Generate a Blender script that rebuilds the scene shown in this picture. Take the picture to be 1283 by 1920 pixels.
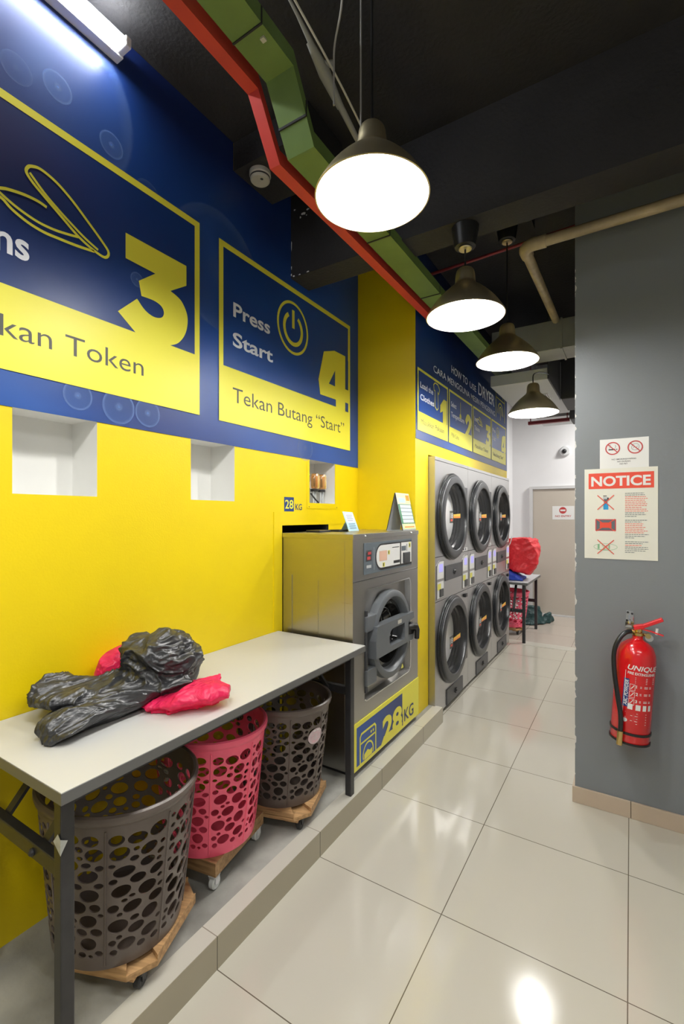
import bpy, bmesh, math, random
from mathutils import Vector, Matrix, noise
from mathutils.geometry import tessellate_polygon, delaunay_2d_cdt
PI = math.pi
for o in list(bpy.data.objects): bpy.data.objects.remove(o)
scn = bpy.context.scene
col = scn.collection

# ------------------------------------------------------------------ camera
cam = bpy.data.objects.new('camera', bpy.data.cameras.new('camera')); col.objects.link(cam)
cam.data.sensor_fit = 'VERTICAL'; cam.data.sensor_height = 36.0; cam.data.sensor_width = 24.0
cam.data.lens = 868.0 / 1920 * 36
cam.data.shift_y = 8.0 / 1920
cam.data.clip_start = 0.02
cam.location = (0, 0, 1.506)
cam.rotation_euler = (PI / 2, 0, math.radians(31.958))
scn.camera = cam

# ------------------------------------------------------------------ light and exposure
scn.view_settings.view_transform = 'Standard'; scn.view_settings.look = 'None'
scn.view_settings.gamma = 1; scn.view_settings.use_curve_mapping = False
scn.view_settings.exposure = -0.12
w = bpy.data.worlds.new('world'); scn.world = w; w.use_nodes = True
w.node_tree.nodes['Background'].inputs[0].default_value = (0.93, 0.97, 1.0, 1)
w.node_tree.nodes['Background'].inputs[1].default_value = 0.32
BULB = 400.0          # radiance of the pendant bulbs
TUBE = 100.0
def area(name, loc, rot, sx, sy, power, colr=(1, .98, .94)):
    l = bpy.data.lights.new(name, 'AREA'); l.shape = 'RECTANGLE'; l.size = sx; l.size_y = sy
    l.energy = power; l.color = colr
    o = bpy.data.objects.new(name, l); col.objects.link(o); o.location = loc; o.rotation_euler = rot
    return o
def point(name, loc, power, r=.05, colr=(1, .98, .94)):
    l = bpy.data.lights.new(name, 'POINT'); l.energy = power; l.shadow_soft_size = r; l.color = colr
    o = bpy.data.objects.new(name, l); col.objects.link(o); o.location = loc
    return o
# the shop's other ceiling lamps, behind the camera and in the rear room
area('shop_lamp', (-.74, .45, 2.56), (0, 0, 0), .3, .3, 17)
area('shop_lamp', (-.75, -.45, 2.56), (0, 0, 0), .3, .3, 17)
area('shop_lamp', (.9, .6, 2.6), (0, 0, 0), 1.2, .3, 20)
area('shop_lamp', (.9, -1.2, 2.6), (0, 0, 0), 1.2, .3, 20)
area('rear_lamp', (.2, 6.9, 3.2), (0, 0, 0), .5, .2, 60)
area('rear_lamp', (.8, 6.2, 3.2), (0, 0, 0), .2, 1.0, 30)

# ------------------------------------------------------------------ materials
def nt(m): return m.node_tree.nodes, m.node_tree.links
def mat(name, c, rough=.5, metal=0, spec=.5, noise_amt=0, noise_scale=6, bump=0, bump_scale=60, coat=0, emis=None, es=0, trans=0):
    m = bpy.data.materials.new(name); m.use_nodes = True
    n, l = nt(m); b = n['Principled BSDF']
    b.inputs['Base Color'].default_value = (*c, 1); b.inputs['Roughness'].default_value = rough
    b.inputs['Metallic'].default_value = metal; b.inputs['Specular IOR Level'].default_value = spec
    b.inputs['Coat Weight'].default_value = coat; b.inputs['Transmission Weight'].default_value = trans
    if emis: b.inputs['Emission Color'].default_value = (*emis, 1); b.inputs['Emission Strength'].default_value = es
    tc = n.new('ShaderNodeTexCoord')
    if noise_amt:
        t = n.new('ShaderNodeTexNoise'); t.inputs['Scale'].default_value = noise_scale; t.inputs['Detail'].default_value = 5
        l.new(tc.outputs['Object'], t.inputs['Vector'])
        r = n.new('ShaderNodeMapRange'); r.inputs['From Min'].default_value = .3; r.inputs['From Max'].default_value = .7
        r.inputs['To Min'].default_value = 1 - noise_amt; r.inputs['To Max'].default_value = 1 + noise_amt * .5
        l.new(t.outputs['Fac'], r.inputs['Value'])
        mx = n.new('ShaderNodeMix'); mx.data_type = 'RGBA'; mx.blend_type = 'MULTIPLY'; mx.inputs['Factor'].default_value = 1
        mx.inputs[6].default_value = (*c, 1); l.new(r.outputs['Result'], mx.inputs[7])
        l.new(mx.outputs[2], b.inputs['Base Color'])
    if bump:
        t2 = n.new('ShaderNodeTexNoise'); t2.inputs['Scale'].default_value = bump_scale; t2.inputs['Detail'].default_value = 4
        l.new(tc.outputs['Object'], t2.inputs['Vector'])
        bp = n.new('ShaderNodeBump'); bp.inputs['Strength'].default_value = bump; bp.inputs['Distance'].default_value = .01
        l.new(t2.outputs['Fac'], bp.inputs['Height']); l.new(bp.outputs['Normal'], b.inputs['Normal'])
    return m
def brushed(name, c, rough, vertical=True):
    m = mat(name, c, rough, 1.0); n, l = nt(m); b = n['Principled BSDF']
    tc = n['Texture Coordinate']; mp = n.new('ShaderNodeMapping')
    mp.inputs['Scale'].default_value = (90, 90, 1.5) if vertical else (2, 2, 120)
    l.new(tc.outputs['Object'], mp.inputs['Vector'])
    t = n.new('ShaderNodeTexNoise'); t.inputs['Scale'].default_value = 4; t.inputs['Detail'].default_value = 3
    l.new(mp.outputs['Vector'], t.inputs['Vector'])
    r = n.new('ShaderNodeMapRange'); r.inputs['To Min'].default_value = rough - .06; r.inputs['To Max'].default_value = rough + .08
    l.new(t.outputs['Fac'], r.inputs['Value']); l.new(r.outputs['Result'], b.inputs['Roughness'])
    return m
M = {}
M['yellow'] = mat('yellow_paint', (.80, .60, .0), .45, noise_amt=.05, noise_scale=2, bump=.06, bump_scale=140)
M['white_wall'] = mat('white_wall_paint', (.82, .82, .83), .6, noise_amt=.03, noise_scale=3)
M['niche'] = mat('niche_white', (.80, .80, .77), .6, noise_amt=.03)
M['black_paint'] = mat('black_ceiling_paint', (.019, .0175, .0185), .75, noise_amt=.25, noise_scale=4, bump=.3, bump_scale=60)
M['dark'] = mat('dark_recess', (.02, .02, .02), .8)
M['navy'] = mat('navy_print', (.012, .045, .21), .38)
M['navy2'] = mat('navy_panel_print', (.010, .030, .13), .38)
M['pyellow'] = mat('yellow_print', (.80, .74, .06), .42)
M['pwhite'] = mat('white_print', (.80, .82, .86), .45)
M['pgrey'] = mat('charcoal_print', (.06, .06, .05), .5)
M['steel'] = brushed('brushed_steel', (.46, .45, .43), .30, False)
M['steel_front'] = brushed('brushed_steel_front', (.43, .42, .405), .34, False)
M['steel_dryer'] = brushed('dryer_steel', (.50, .495, .49), .34, False)
M['chrome'] = mat('chrome', (.75, .75, .75), .12, 1)
M['grey_plastic'] = mat('grey_door_plastic', (.115, .125, .135), .38)
M['dgrey_plastic'] = mat('dark_grey_plastic', (.034, .036, .039), .36)
M['slate'] = mat('slate_panel', (.10, .125, .145), .45)
M['plate'] = mat('grey_cover_plate', (.085, .085, .09), .45, .3)
M['black_rubber'] = mat('black_rubber', (.012, .013, .015), .28)
M['black'] = mat('black_plastic', (.012, .012, .013), .4)
M['dglass'] = mat('dark_door_glass', (.02, .02, .02), .06, 0, .8)
M['lglass'] = mat('dryer_drum_back', (.80, .80, .81), .3)
gm = bpy.data.materials.new('clear_door_glass'); gm.use_nodes = True; n, l = nt(gm); n.remove(n['Principled BSDF'])
ga = n.new('ShaderNodeBsdfTransparent'); gb = n.new('ShaderNodeBsdfGlossy'); gb.inputs['Roughness'].default_value = .03; gx = n.new('ShaderNodeMixShader'); gf = n.new('ShaderNodeFresnel'); gf.inputs[0].default_value = 1.3
gx.inputs[0].default_value = .03; l.new(ga.outputs[0], gx.inputs[1]); l.new(gb.outputs[0], gx.inputs[2]); l.new(gx.outputs[0], n['Material Output'].inputs[0])
M['clear'] = gm
M['cream'] = mat('white_laminate', (.51, .51, .49), .32, noise_amt=.03, noise_scale=3)
M['edge'] = mat('table_edge_band', (.12, .12, .115), .45)
M['frame'] = mat('black_steel_frame', (.022, .022, .024), .42, noise_amt=.3, noise_scale=20)
M['brown'] = mat('taupe_brown_plastic', (.118, .093, .080), .36)
M['pink'] = mat('pink_plastic', (.95, .125, .215), .36)
M['wood'] = mat('pallet_wood', (.45, .27, .12), .6)
M['wood2'] = mat('dark_plywood', (.33, .20, .09), .6)
for k in ('wood', 'wood2'):
    n, l = nt(M[k]); b = n['Principled BSDF']; tc = n['Texture Coordinate']
    mp = n.new('ShaderNodeMapping'); mp.inputs['Scale'].default_value = (3, 30, 30); l.new(tc.outputs['Object'], mp.inputs['Vector'])
    t = n.new('ShaderNodeTexNoise'); t.inputs['Scale'].default_value = 3; t.inputs['Detail'].default_value = 6; l.new(mp.outputs['Vector'], t.inputs['Vector'])
    cr = n.new('ShaderNodeValToRGB'); c0 = b.inputs['Base Color'].default_value
    cr.color_ramp.elements[0].color = (c0[0] * .6, c0[1] * .55, c0[2] * .5, 1); cr.color_ramp.elements[1].color = (c0[0] * 1.3, c0[1] * 1.3, c0[2] * 1.3, 1)
    cr.color_ramp.elements[0].position = .3; cr.color_ramp.elements[1].position = .7
    l.new(t.outputs['Fac'], cr.inputs['Fac']); l.new(cr.outputs['Color'], b.inputs['Base Color'])
M['clear_wheel'] = mat('white_wheel_plastic', (.62, .64, .62), .25)
M['brass'] = mat('aged_brass', (.66, .57, .37), .36, .9)
M['gold'] = mat('polished_brass', (.65, .48, .2), .25, 1)
M['lining'] = mat('white_enamel', (.85, .85, .85), .5)
M['bulb'] = mat('bulb', (1, 1, 1), .5, emis=(1, .985, .95), es=BULB)
M['tube'] = mat('fluorescent_tube', (1, 1, 1), .5, emis=(.93, .97, 1), es=TUBE)
M['white_metal'] = mat('white_enamelled_metal', (.72, .73, .74), .4)
M['red_trunk'] = mat('red_trunking', (.58, .045, .03), .5, noise_amt=.1, noise_scale=5)
M['green_trunk'] = mat('green_trunking', (.13, .21, .05), .5, noise_amt=.15, noise_scale=6)
M['galv'] = mat('galvanised_duct', (.30, .31, .28), .55, .2, noise_amt=.15, noise_scale=5)
M['dduct'] = mat('dark_duct_insulation', (.055, .055, .058), .7)
M['lduct'] = mat('pale_duct_panel', (.50, .52, .53), .55)
M['maroon'] = mat('maroon_channel', (.20, .016, .024), .5)
M['beige_pipe'] = mat('beige_painted_pipe', (.40, .32, .20), .5, noise_amt=.3, noise_scale=9)
M['cable'] = mat('pale_cable', (.35, .34, .33), .5)
M['ivory'] = mat('ivory_plastic', (.52, .50, .43), .45)
M['conduit'] = mat('greyish_white_conduit', (.27, .27, .24), .55)  # conduit in one even grey, darker than the ivory
M['door'] = mat('beige_door_laminate', (.53, .48, .41), .45, noise_amt=.04, noise_scale=2)
M['doorframe'] = mat('grey_white_door_frame', (.62, .62, .62), .5)
M['base_tile'] = mat('beige_skirting_tile', (.50, .40, .30), .3, noise_amt=.05)
M['paper'] = mat('cream_paper', (.74, .73, .64), .5)
M['wpaper'] = mat('white_paper', (.76, .76, .74), .5)
M['sred'] = mat('red_print', (.72, .07, .035), .5)
M['sred2'] = mat('dark_red_print', (.50, .05, .05), .5)
M['sblue'] = mat('cyan_print', (.02, .30, .60), .5)
M['sgreen'] = mat('green_print', (.25, .48, .28), .5)
M['ext_red'] = mat('red_enamel', (.62, .008, .012), .22, coat=.5)
M['lever_red'] = mat('red_lever_paint', (.68, .02, .025), .35)
M['bag_black'] = mat('black_bin_liner', (.026, .027, .029), .36, spec=.7)
M['bag_red'] = mat('red_woven_bag', (.72, .02, .03), .45)
M['bag_blue'] = mat('blue_woven_bag', (.02, .06, .45), .45)
M['bag_green'] = mat('dark_green_bag', (.012, .05, .05), .5)
M['amber'] = mat('amber_plastic', (.95, .50, .16), .12, trans=.8)
M['lilac'] = mat('lit_lilac_screen', (.35, .33, .75), .3, emis=(.45, .42, 1.0), es=.45)
M['orange_screen'] = mat('lit_orange_screen', (.6, .4, .3), .3, emis=(1, .45, .25), es=.12)
M['sticker_y'] = mat('yellow_sticker', (.75, .70, .12), .5)
M['orange'] = mat('orange_sticker', (.85, .26, .03), .5)
M['strip_y'] = mat('amber_yellow_sticker', (.85, .50, .05), .5)
M['skyblue'] = mat('pale_blue_card', (.45, .68, .80), .4)
M['lime'] = mat('pale_lime_print', (.70, .80, .42), .5)
M['calgreen'] = mat('calendar_green', (.07, .25, .13), .5)
M['calblue'] = mat('calendar_blue_grey', (.16, .26, .36), .5)
M['tape'] = mat('worn_paper_tape', (.45, .46, .42), .7, noise_amt=.3, noise_scale=40)
M['stick'] = mat('faded_sticker', (.62, .50, .52), .5)
M['lpink'] = mat('pale_pink_sticker', (.75, .45, .5), .5)
# bubble print: a pale ring and a soft spot printed in the mural
def bubble_mat(name, ring, core):
    m = bpy.data.materials.new(name); m.use_nodes = True; n, l = nt(m); b = n['Principled BSDF']
    b.inputs['Roughness'].default_value = .38; b.inputs['Base Color'].default_value = (.16, .28, .62, 1)
    tc = n.new('ShaderNodeTexCoord'); ln = n.new('ShaderNodeVectorMath'); ln.operation = 'LENGTH'
    mp = n.new('ShaderNodeMapping'); mp.inputs['Location'].default_value = (0, 0, 0); l.new(tc.outputs['Object'], mp.inputs['Vector']); l.new(mp.outputs['Vector'], ln.inputs[0])
    cr = n.new('ShaderNodeValToRGB'); e = cr.color_ramp.elements
    e[0].position = 0; e[0].color = (core,) * 3 + (1,); e[1].position = .3; e[1].color = (core * .25,) * 3 + (1,)
    x = e.new(.8); x.color = (ring * .35,) * 3 + (1,)
    x = e.new(.95); x.color = (ring,) * 3 + (1,); x = e.new(1.0); x.color = (0, 0, 0, 1)
    l.new(ln.outputs['Value'], cr.inputs['Fac']); l.new(cr.outputs['Color'], b.inputs['Alpha'])
    return m
M['bubble'] = bubble_mat('bubble_print', .50, .60)
M['bubble_soft'] = bubble_mat('faint_bubble_print', .24, .25)
# navy mural: mottled print of lighter and darker blue
for k, c0, c1 in (('navy', (.008, .022, .12), (.012, .075, .32)), ('navy2', (.007, .018, .085), (.008, .055, .24))):
    n, l = nt(M[k]); b = n['Principled BSDF']; tc = n['Texture Coordinate']
    t = n.new('ShaderNodeTexNoise'); t.inputs['Scale'].default_value = .9; t.inputs['Detail'].default_value = 1; l.new(tc.outputs['Object'], t.inputs['Vector'])
    cr = n.new('ShaderNodeValToRGB'); cr.color_ramp.elements[0].color = (*c0, 1); cr.color_ramp.elements[1].color = (*c1, 1)
    cr.color_ramp.elements[0].position = .35; cr.color_ramp.elements[1].position = .65
    l.new(t.outputs['Fac'], cr.inputs['Fac']); l.new(cr.outputs['Color'], b.inputs['Base Color'])
# thin translucent pink bag
m = bpy.data.materials.new('thin_pink_plastic_film'); m.use_nodes = True; n, l = nt(m); b = n['Principled BSDF']
b.inputs['Base Color'].default_value = (.85, .03, .13, 1); b.inputs['Roughness'].default_value = .35
tr = n.new('ShaderNodeBsdfTranslucent'); tr.inputs[0].default_value = (.95, .06, .2, 1)
mx = n.new('ShaderNodeMixShader'); mx.inputs[0].default_value = .35
l.new(b.outputs[0], mx.inputs[1]); l.new(tr.outputs[0], mx.inputs[2]); l.new(mx.outputs[0], n['Material Output'].inputs[0])
M['bag_pink'] = m
def crinkle(m, sc, strength, st=(1, 1, 1)):
    n, l = nt(m); b = n['Principled BSDF']; tc = n.get('Texture Coordinate') or n.new('ShaderNodeTexCoord')
    mp = n.new('ShaderNodeMapping'); mp.inputs['Scale'].default_value = st; l.new(tc.outputs['Object'], mp.inputs['Vector'])
    nz = n.new('ShaderNodeTexNoise'); nz.inputs['Scale'].default_value = sc * .5; nz.inputs['Detail'].default_value = 2; l.new(mp.outputs['Vector'], nz.inputs['Vector'])
    wa = n.new('ShaderNodeMix'); wa.data_type = 'VECTOR'; wa.inputs['Factor'].default_value = .10; l.new(mp.outputs['Vector'], wa.inputs[4]); l.new(nz.outputs['Color'], wa.inputs[5])
    prev = None
    for k, (f, h) in enumerate(((1, 1.0), (2.3, .5), (5.0, .22))):
        v = n.new('ShaderNodeTexVoronoi'); v.inputs['Scale'].default_value = sc * f; l.new(wa.outputs[1], v.inputs['Vector'])
        mu = n.new('ShaderNodeMath'); mu.operation = 'MULTIPLY'; mu.inputs[1].default_value = h; l.new(v.outputs['Distance'], mu.inputs[0])
        if prev is None: prev = mu
        else:
            ad = n.new('ShaderNodeMath'); ad.operation = 'ADD'; l.new(prev.outputs[0], ad.inputs[0]); l.new(mu.outputs[0], ad.inputs[1]); prev = ad
    bp = n.new('ShaderNodeBump'); bp.inputs['Strength'].default_value = strength; bp.inputs['Distance'].default_value = .02
    l.new(prev.outputs[0], bp.inputs['Height']); l.new(bp.outputs['Normal'], b.inputs['Normal'])
M['bag_black'].node_tree.nodes['Principled BSDF'].inputs['Roughness'].default_value = .33
crinkle(M['bag_black'], 12, .42, (1.7, .55, 1.5)); crinkle(M['bag_pink'], 15, .7); crinkle(M['bag_red'], 9, .6); crinkle(M['bag_green'], 9, .6)
def tile_mat(name, c, grout, size, ox, oy, rough, gw=.0035, var=.04):
    m = mat(name, c, rough, coat=.25); n, l = nt(m); b = n['Principled BSDF']; b.inputs['Coat Roughness'].default_value = .09; tc = n['Texture Coordinate']
    sp = n.new('ShaderNodeSeparateXYZ'); l.new(tc.outputs['Object'], sp.inputs[0])
    def line(sock, off):
        a = n.new('ShaderNodeMath'); a.operation = 'ADD'; a.inputs[1].default_value = -off + size * 50 + size / 2; l.new(sock, a.inputs[0])
        mo = n.new('ShaderNodeMath'); mo.operation = 'MODULO'; mo.inputs[1].default_value = size; l.new(a.outputs[0], mo.inputs[0])
        s = n.new('ShaderNodeMath'); s.operation = 'SUBTRACT'; s.inputs[1].default_value = size / 2; l.new(mo.outputs[0], s.inputs[0])
        ab = n.new('ShaderNodeMath'); ab.operation = 'ABSOLUTE'; l.new(s.outputs[0], ab.inputs[0])
        lt = n.new('ShaderNodeMath'); lt.operation = 'LESS_THAN'; lt.inputs[1].default_value = gw / 2; l.new(ab.outputs[0], lt.inputs[0])
        fl = n.new('ShaderNodeMath'); fl.operation = 'DIVIDE'; fl.inputs[1].default_value = size
        a2 = n.new('ShaderNodeMath'); a2.operation = 'ADD'; a2.inputs[1].default_value = -off; l.new(sock, a2.inputs[0]); l.new(a2.outputs[0], fl.inputs[0])
        f2 = n.new('ShaderNodeMath'); f2.operation = 'FLOOR'; l.new(fl.outputs[0], f2.inputs[0])
        return lt, f2
    lx, ix = line(sp.outputs[0], ox); ly, iy = line(sp.outputs[1], oy)
    mxm = n.new('ShaderNodeMath'); mxm.operation = 'MAXIMUM'; l.new(lx.outputs[0], mxm.inputs[0]); l.new(ly.outputs[0], mxm.inputs[1])
    cb = n.new('ShaderNodeCombineXYZ'); l.new(ix.outputs[0], cb.inputs[0]); l.new(iy.outputs[0], cb.inputs[1])
    wn = n.new('ShaderNodeTexWhiteNoise'); wn.noise_dimensions = '2D'; l.new(cb.outputs[0], wn.inputs['Vector'])
    t = n.new('ShaderNodeTexNoise'); t.inputs['Scale'].default_value = 3; t.inputs['Detail'].default_value = 4; l.new(tc.outputs['Object'], t.inputs['Vector'])
    ad = n.new('ShaderNodeMath'); ad.operation = 'ADD'; l.new(wn.outputs['Value'], ad.inputs[0]); l.new(t.outputs['Fac'], ad.inputs[1])
    r = n.new('ShaderNodeMapRange'); r.inputs['From Max'].default_value = 2; r.inputs['To Min'].default_value = 1 - var; r.inputs['To Max'].default_value = 1 + var; l.new(ad.outputs[0], r.inputs['Value'])
    mu = n.new('ShaderNodeMix'); mu.data_type = 'RGBA'; mu.blend_type = 'MULTIPLY'; mu.inputs['Factor'].default_value = 1; mu.inputs[6].default_value = (*c, 1); l.new(r.outputs[0], mu.inputs[7])
    mg = n.new('ShaderNodeMix'); mg.data_type = 'RGBA'; l.new(mxm.outputs[0], mg.inputs['Factor']); l.new(mu.outputs[2], mg.inputs[6]); mg.inputs[7].default_value = (*grout, 1)
    l.new(mg.outputs[2], b.inputs['Base Color'])
    return m
M['floor'] = tile_mat('polished_porcelain_tile', (.53, .50, .42), (.13, .11, .08), .6, -.008, 2.285, .10)
M['floor_rear'] = tile_mat('rear_floor_tile', (.50, .44, .38), (.17, .13, .10), .6, -.58, 6.4, .22)
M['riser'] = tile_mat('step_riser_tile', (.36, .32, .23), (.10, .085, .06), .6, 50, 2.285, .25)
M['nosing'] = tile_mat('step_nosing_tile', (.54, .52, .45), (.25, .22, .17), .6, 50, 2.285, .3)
M['concrete'] = mat('grey_platform_screed', (.36, .355, .32), .6, noise_amt=.38, noise_scale=5, bump=.15, bump_scale=50)
# grey wall with chipped white plaster along its free edge
m = mat('grey_wall_paint', (.19, .205, .218), .6, bump=.05, bump_scale=120); n, l = nt(m); b = n['Principled BSDF']; tc = n['Texture Coordinate']
sp = n.new('ShaderNodeSeparateXYZ'); l.new(tc.outputs['Object'], sp.inputs[0])
t = n.new('ShaderNodeTexNoise'); t.inputs['Scale'].default_value = 22; t.inputs['Detail'].default_value = 5; l.new(tc.outputs['Object'], t.inputs['Vector'])
r = n.new('ShaderNodeMapRange'); r.inputs['From Min'].default_value = .50; r.inputs['From Max'].default_value = .78; r.inputs['To Min'].default_value = -.252; r.inputs['To Max'].default_value = -.234; l.new(t.outputs['Fac'], r.inputs['Value'])
lt = n.new('ShaderNodeMath'); lt.operation = 'LESS_THAN'; l.new(sp.outputs[0], lt.inputs[0]); l.new(r.outputs[0], lt.inputs[1])
mg = n.new('ShaderNodeMix'); mg.data_type = 'RGBA'; l.new(lt.outputs[0], mg.inputs['Factor']); mg.inputs[6].default_value = (.19, .205, .218, 1); mg.inputs[7].default_value = (.62, .61, .58, 1)
l.new(mg.outputs[2], b.inputs['Base Color'])
M['grey_wall'] = m

# ------------------------------------------------------------------ mesh helpers
ORG = {}
class MB:
    def __init__(s): s.v = []; s.f = []; s.m = []
    def add(s, vs, fs, m=0):
        o = len(s.v); s.v += [tuple(p) for p in vs]; s.f += [tuple(i + o for i in f) for f in fs]; s.m += [m] * len(fs); return s
    def box(s, x0, x1, y0, y1, z0, z1, m=0):
        v = [(x0, y0, z0), (x1, y0, z0), (x1, y1, z0), (x0, y1, z0), (x0, y0, z1), (x1, y0, z1), (x1, y1, z1), (x0, y1, z1)]
        return s.add(v, [(3, 2, 1, 0), (4, 5, 6, 7), (0, 1, 5, 4), (1, 2, 6, 5), (2, 3, 7, 6), (3, 0, 4, 7)], m)
    def beam(s, a, b, w, h, m=0, up=(0, 0, 1)):
        a = Vector(a); b = Vector(b); d = (b - a).normalized(); u = Vector(up)
        if abs(d.dot(u)) > .98: u = Vector((1, 0, 0))
        x = d.cross(u).normalized() * w / 2; y = x.cross(d).normalized() * h / 2
        v = [a - x - y, a + x - y, a + x + y, a - x + y, b - x - y, b + x - y, b + x + y, b - x + y]
        return s.add(v, [(0, 1, 2, 3), (7, 6, 5, 4), (1, 0, 4, 5), (2, 1, 5, 6), (3, 2, 6, 7), (0, 3, 7, 4)], m)
    def quad(s, a, b, c, d, m=0): return s.add([a, b, c, d], [(0, 1, 2, 3)], m)
    def lathe(s, prof, c=(0, 0, 0), axis='Z', seg=48, m=0, caps=(False, False), sx=1, sy=1):
        vs = []; c = Vector(c)
        for r, h in prof:
            for k in range(seg):
                a = 2 * PI * k / seg; x = r * math.cos(a) * sx; y = r * math.sin(a) * sy
                p = {'Z': (x, y, h), 'X': (h, x, y), 'Y': (y, h, x)}[axis]
                vs.append(c + Vector(p))
        fs = []
        for i in range(len(prof) - 1):
            for k in range(seg):
                k2 = (k + 1) % seg; fs.append((i * seg + k, i * seg + k2, (i + 1) * seg + k2, (i + 1) * seg + k))
        if caps[0]: fs.append(tuple(range(seg))[::-1])
        if caps[1]: fs.append(tuple((len(prof) - 1) * seg + k for k in range(seg)))
        return s.add(vs, fs, m)
    def tube(s, pts, r, seg=10, m=0):
        pts = [Vector(p) for p in pts]; rs = r if isinstance(r, (list, tuple)) else [r] * len(pts)
        vs = []; fs = []; pn = None
        for i, p in enumerate(pts):
            d = (pts[min(i + 1, len(pts) - 1)] - pts[max(i - 1, 0)]).normalized()
            if pn is None: pn = d.orthogonal().normalized()
            else: pn = (pn - d * pn.dot(d)).normalized()
            bn = d.cross(pn)
            for k in range(seg):
                a = 2 * PI * k / seg; vs.append(p + (pn * math.cos(a) + bn * math.sin(a)) * rs[i])
        for i in range(len(pts) - 1):
            for k in range(seg):
                k2 = (k + 1) % seg; fs.append((i * seg + k, i * seg + k2, (i + 1) * seg + k2, (i + 1) * seg + k))
        fs.append(tuple(range(seg))[::-1]); fs.append(tuple((len(pts) - 1) * seg + k for k in range(seg)))
        return s.add(vs, fs, m)
    def sphere(s, c, r, seg=20, m=0, sc=(1, 1, 1)):
        n = seg // 2; prof = [(max(1e-4, math.sin(PI * i / n)) * r, -math.cos(PI * i / n) * r) for i in range(n + 1)]
        o = len(s.v); s.lathe(prof, (0, 0, 0), 'Z', seg, m)
        for i in range(o, len(s.v)): p = s.v[i]; s.v[i] = (c[0] + p[0] * sc[0], c[1] + p[1] * sc[1], c[2] + p[2] * sc[2])
        return s
    # flat artwork through a surface map fn(u, v, h)
    def poly(s, fn, pts, h=.001, m=0, holes=()):
        loops = [[Vector((p[0], p[1], 0)) for p in pts]] + [[Vector((p[0], p[1], 0)) for p in q] for q in holes]
        allp = [p for lp in loops for p in lp]
        tri = tessellate_polygon(loops); fs = []
        for t in tri:
            a, b, c = (allp[i] for i in t)
            fs.append(t if (b - a).cross(c - a).z > 0 else (t[0], t[2], t[1]))
        return s.add([fn(p.x, p.y, h) for p in allp], fs, m)
    def rect(s, fn, u0, u1, v0, v1, h=.001, m=0): return s.add([fn(u0, v0, h), fn(u1, v0, h), fn(u1, v1, h), fn(u0, v1, h)], [(0, 1, 2, 3)], m)
    def slab(s, fn, pts, h0, h1, m=0):
        s.poly(fn, pts, h1, m); n = len(pts)
        ar = sum(pts[i][0] * pts[(i + 1) % n][1] - pts[(i + 1) % n][0] * pts[i][1] for i in range(n))
        vs = [fn(p[0], p[1], h0) for p in pts] + [fn(p[0], p[1], h1) for p in pts]
        fs = [(i, (i + 1) % n, (i + 1) % n + n, i + n) if ar > 0 else ((i + 1) % n, i, i + n, (i + 1) % n + n) for i in range(n)]
        return s.add(vs, fs, m)
    def stroke(s, fn, pts, wd, h=.001, m=0, closed=False):
        P = [Vector((p[0], p[1])) for p in pts]; n = len(P); L = []; R = []
        for i in range(n):
            if closed: a, b = P[i - 1], P[(i + 1) % n]
            else: a, b = P[max(i - 1, 0)], P[min(i + 1, n - 1)]
            d1 = (P[i] - a); d2 = (b - P[i])
            if d1.length < 1e-9: d1 = d2
            if d2.length < 1e-9: d2 = d1
            d1 = d1.normalized(); d2 = d2.normalized(); d = (d1 + d2)
            d = d.normalized() if d.length > 1e-6 else d1
            nn = Vector((-d.y, d.x)); k = 1 / max(.4, nn.dot(Vector((-d1.y, d1.x))))
            L.append(P[i] + nn * wd / 2 * k); R.append(P[i] - nn * wd / 2 * k)
        vs = [fn(p.x, p.y, h) for p in L] + [fn(p.x, p.y, h) for p in R]
        fs = [(i, n + i, n + (i + 1) % n, (i + 1) % n) for i in range(n if closed else n - 1)]
        return s.add(vs, fs, m)
    def disc(s, fn, u, v, ru, rv=None, h=.001, m=0, seg=40):
        rv = rv or ru
        return s.add([fn(u, v, h)] + [fn(u + ru * math.cos(2 * PI * k / seg), v + rv * math.sin(2 * PI * k / seg), h) for k in range(seg)],
                     [(0, 1 + k, 1 + (k + 1) % seg) for k in range(seg)], m)
    def text(s, fn, body, u0, v0, height, width=None, h=.001, m=0, bold=0.0, ref='H', slant=0):
        vs, fs, mn, mxx, cap = glyphs(body, bold, slant)
        ky = height / cap; kx = (width / (mxx - mn)) if width else ky
        return s.add([fn(u0 + (p[0] - mn) * kx, v0 + p[1] * ky, h) for p in vs], fs, m)
    def build(s, name, mats, parent=None, smooth=False, bevel=0, org=None, angle=40):
        if not isinstance(mats, (list, tuple)): mats = [mats]
        me = bpy.data.meshes.new(name)
        if parent is not None: o0 = ORG[parent.as_pointer()]
        elif org is not None: o0 = Vector(org)
        else:
            xs = [p[0] for p in s.v]; ys = [p[1] for p in s.v]; zs = [p[2] for p in s.v]
            o0 = Vector(((min(xs) + max(xs)) / 2, (min(ys) + max(ys)) / 2, min(zs)))
        me.from_pydata([Vector(p) - o0 for p in s.v], [], s.f)
        for k in mats: me.materials.append(M[k] if isinstance(k, str) else k)
        me.polygons.foreach_set('material_index', s.m)
        me.update()
        ob = bpy.data.objects.new(name, me); col.objects.link(ob)
        if parent is not None: ob.parent = parent
        else: ob.location = o0
        ORG[ob.as_pointer()] = o0
        if smooth:
            me.polygons.foreach_set('use_smooth', [True] * len(me.polygons)); me.set_sharp_from_angle(angle=math.radians(angle))
        if bevel:
            b = ob.modifiers.new('bevel', 'BEVEL'); b.width = bevel; b.segments = 2; b.limit_method = 'ANGLE'
        return ob
GC = {}
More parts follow.
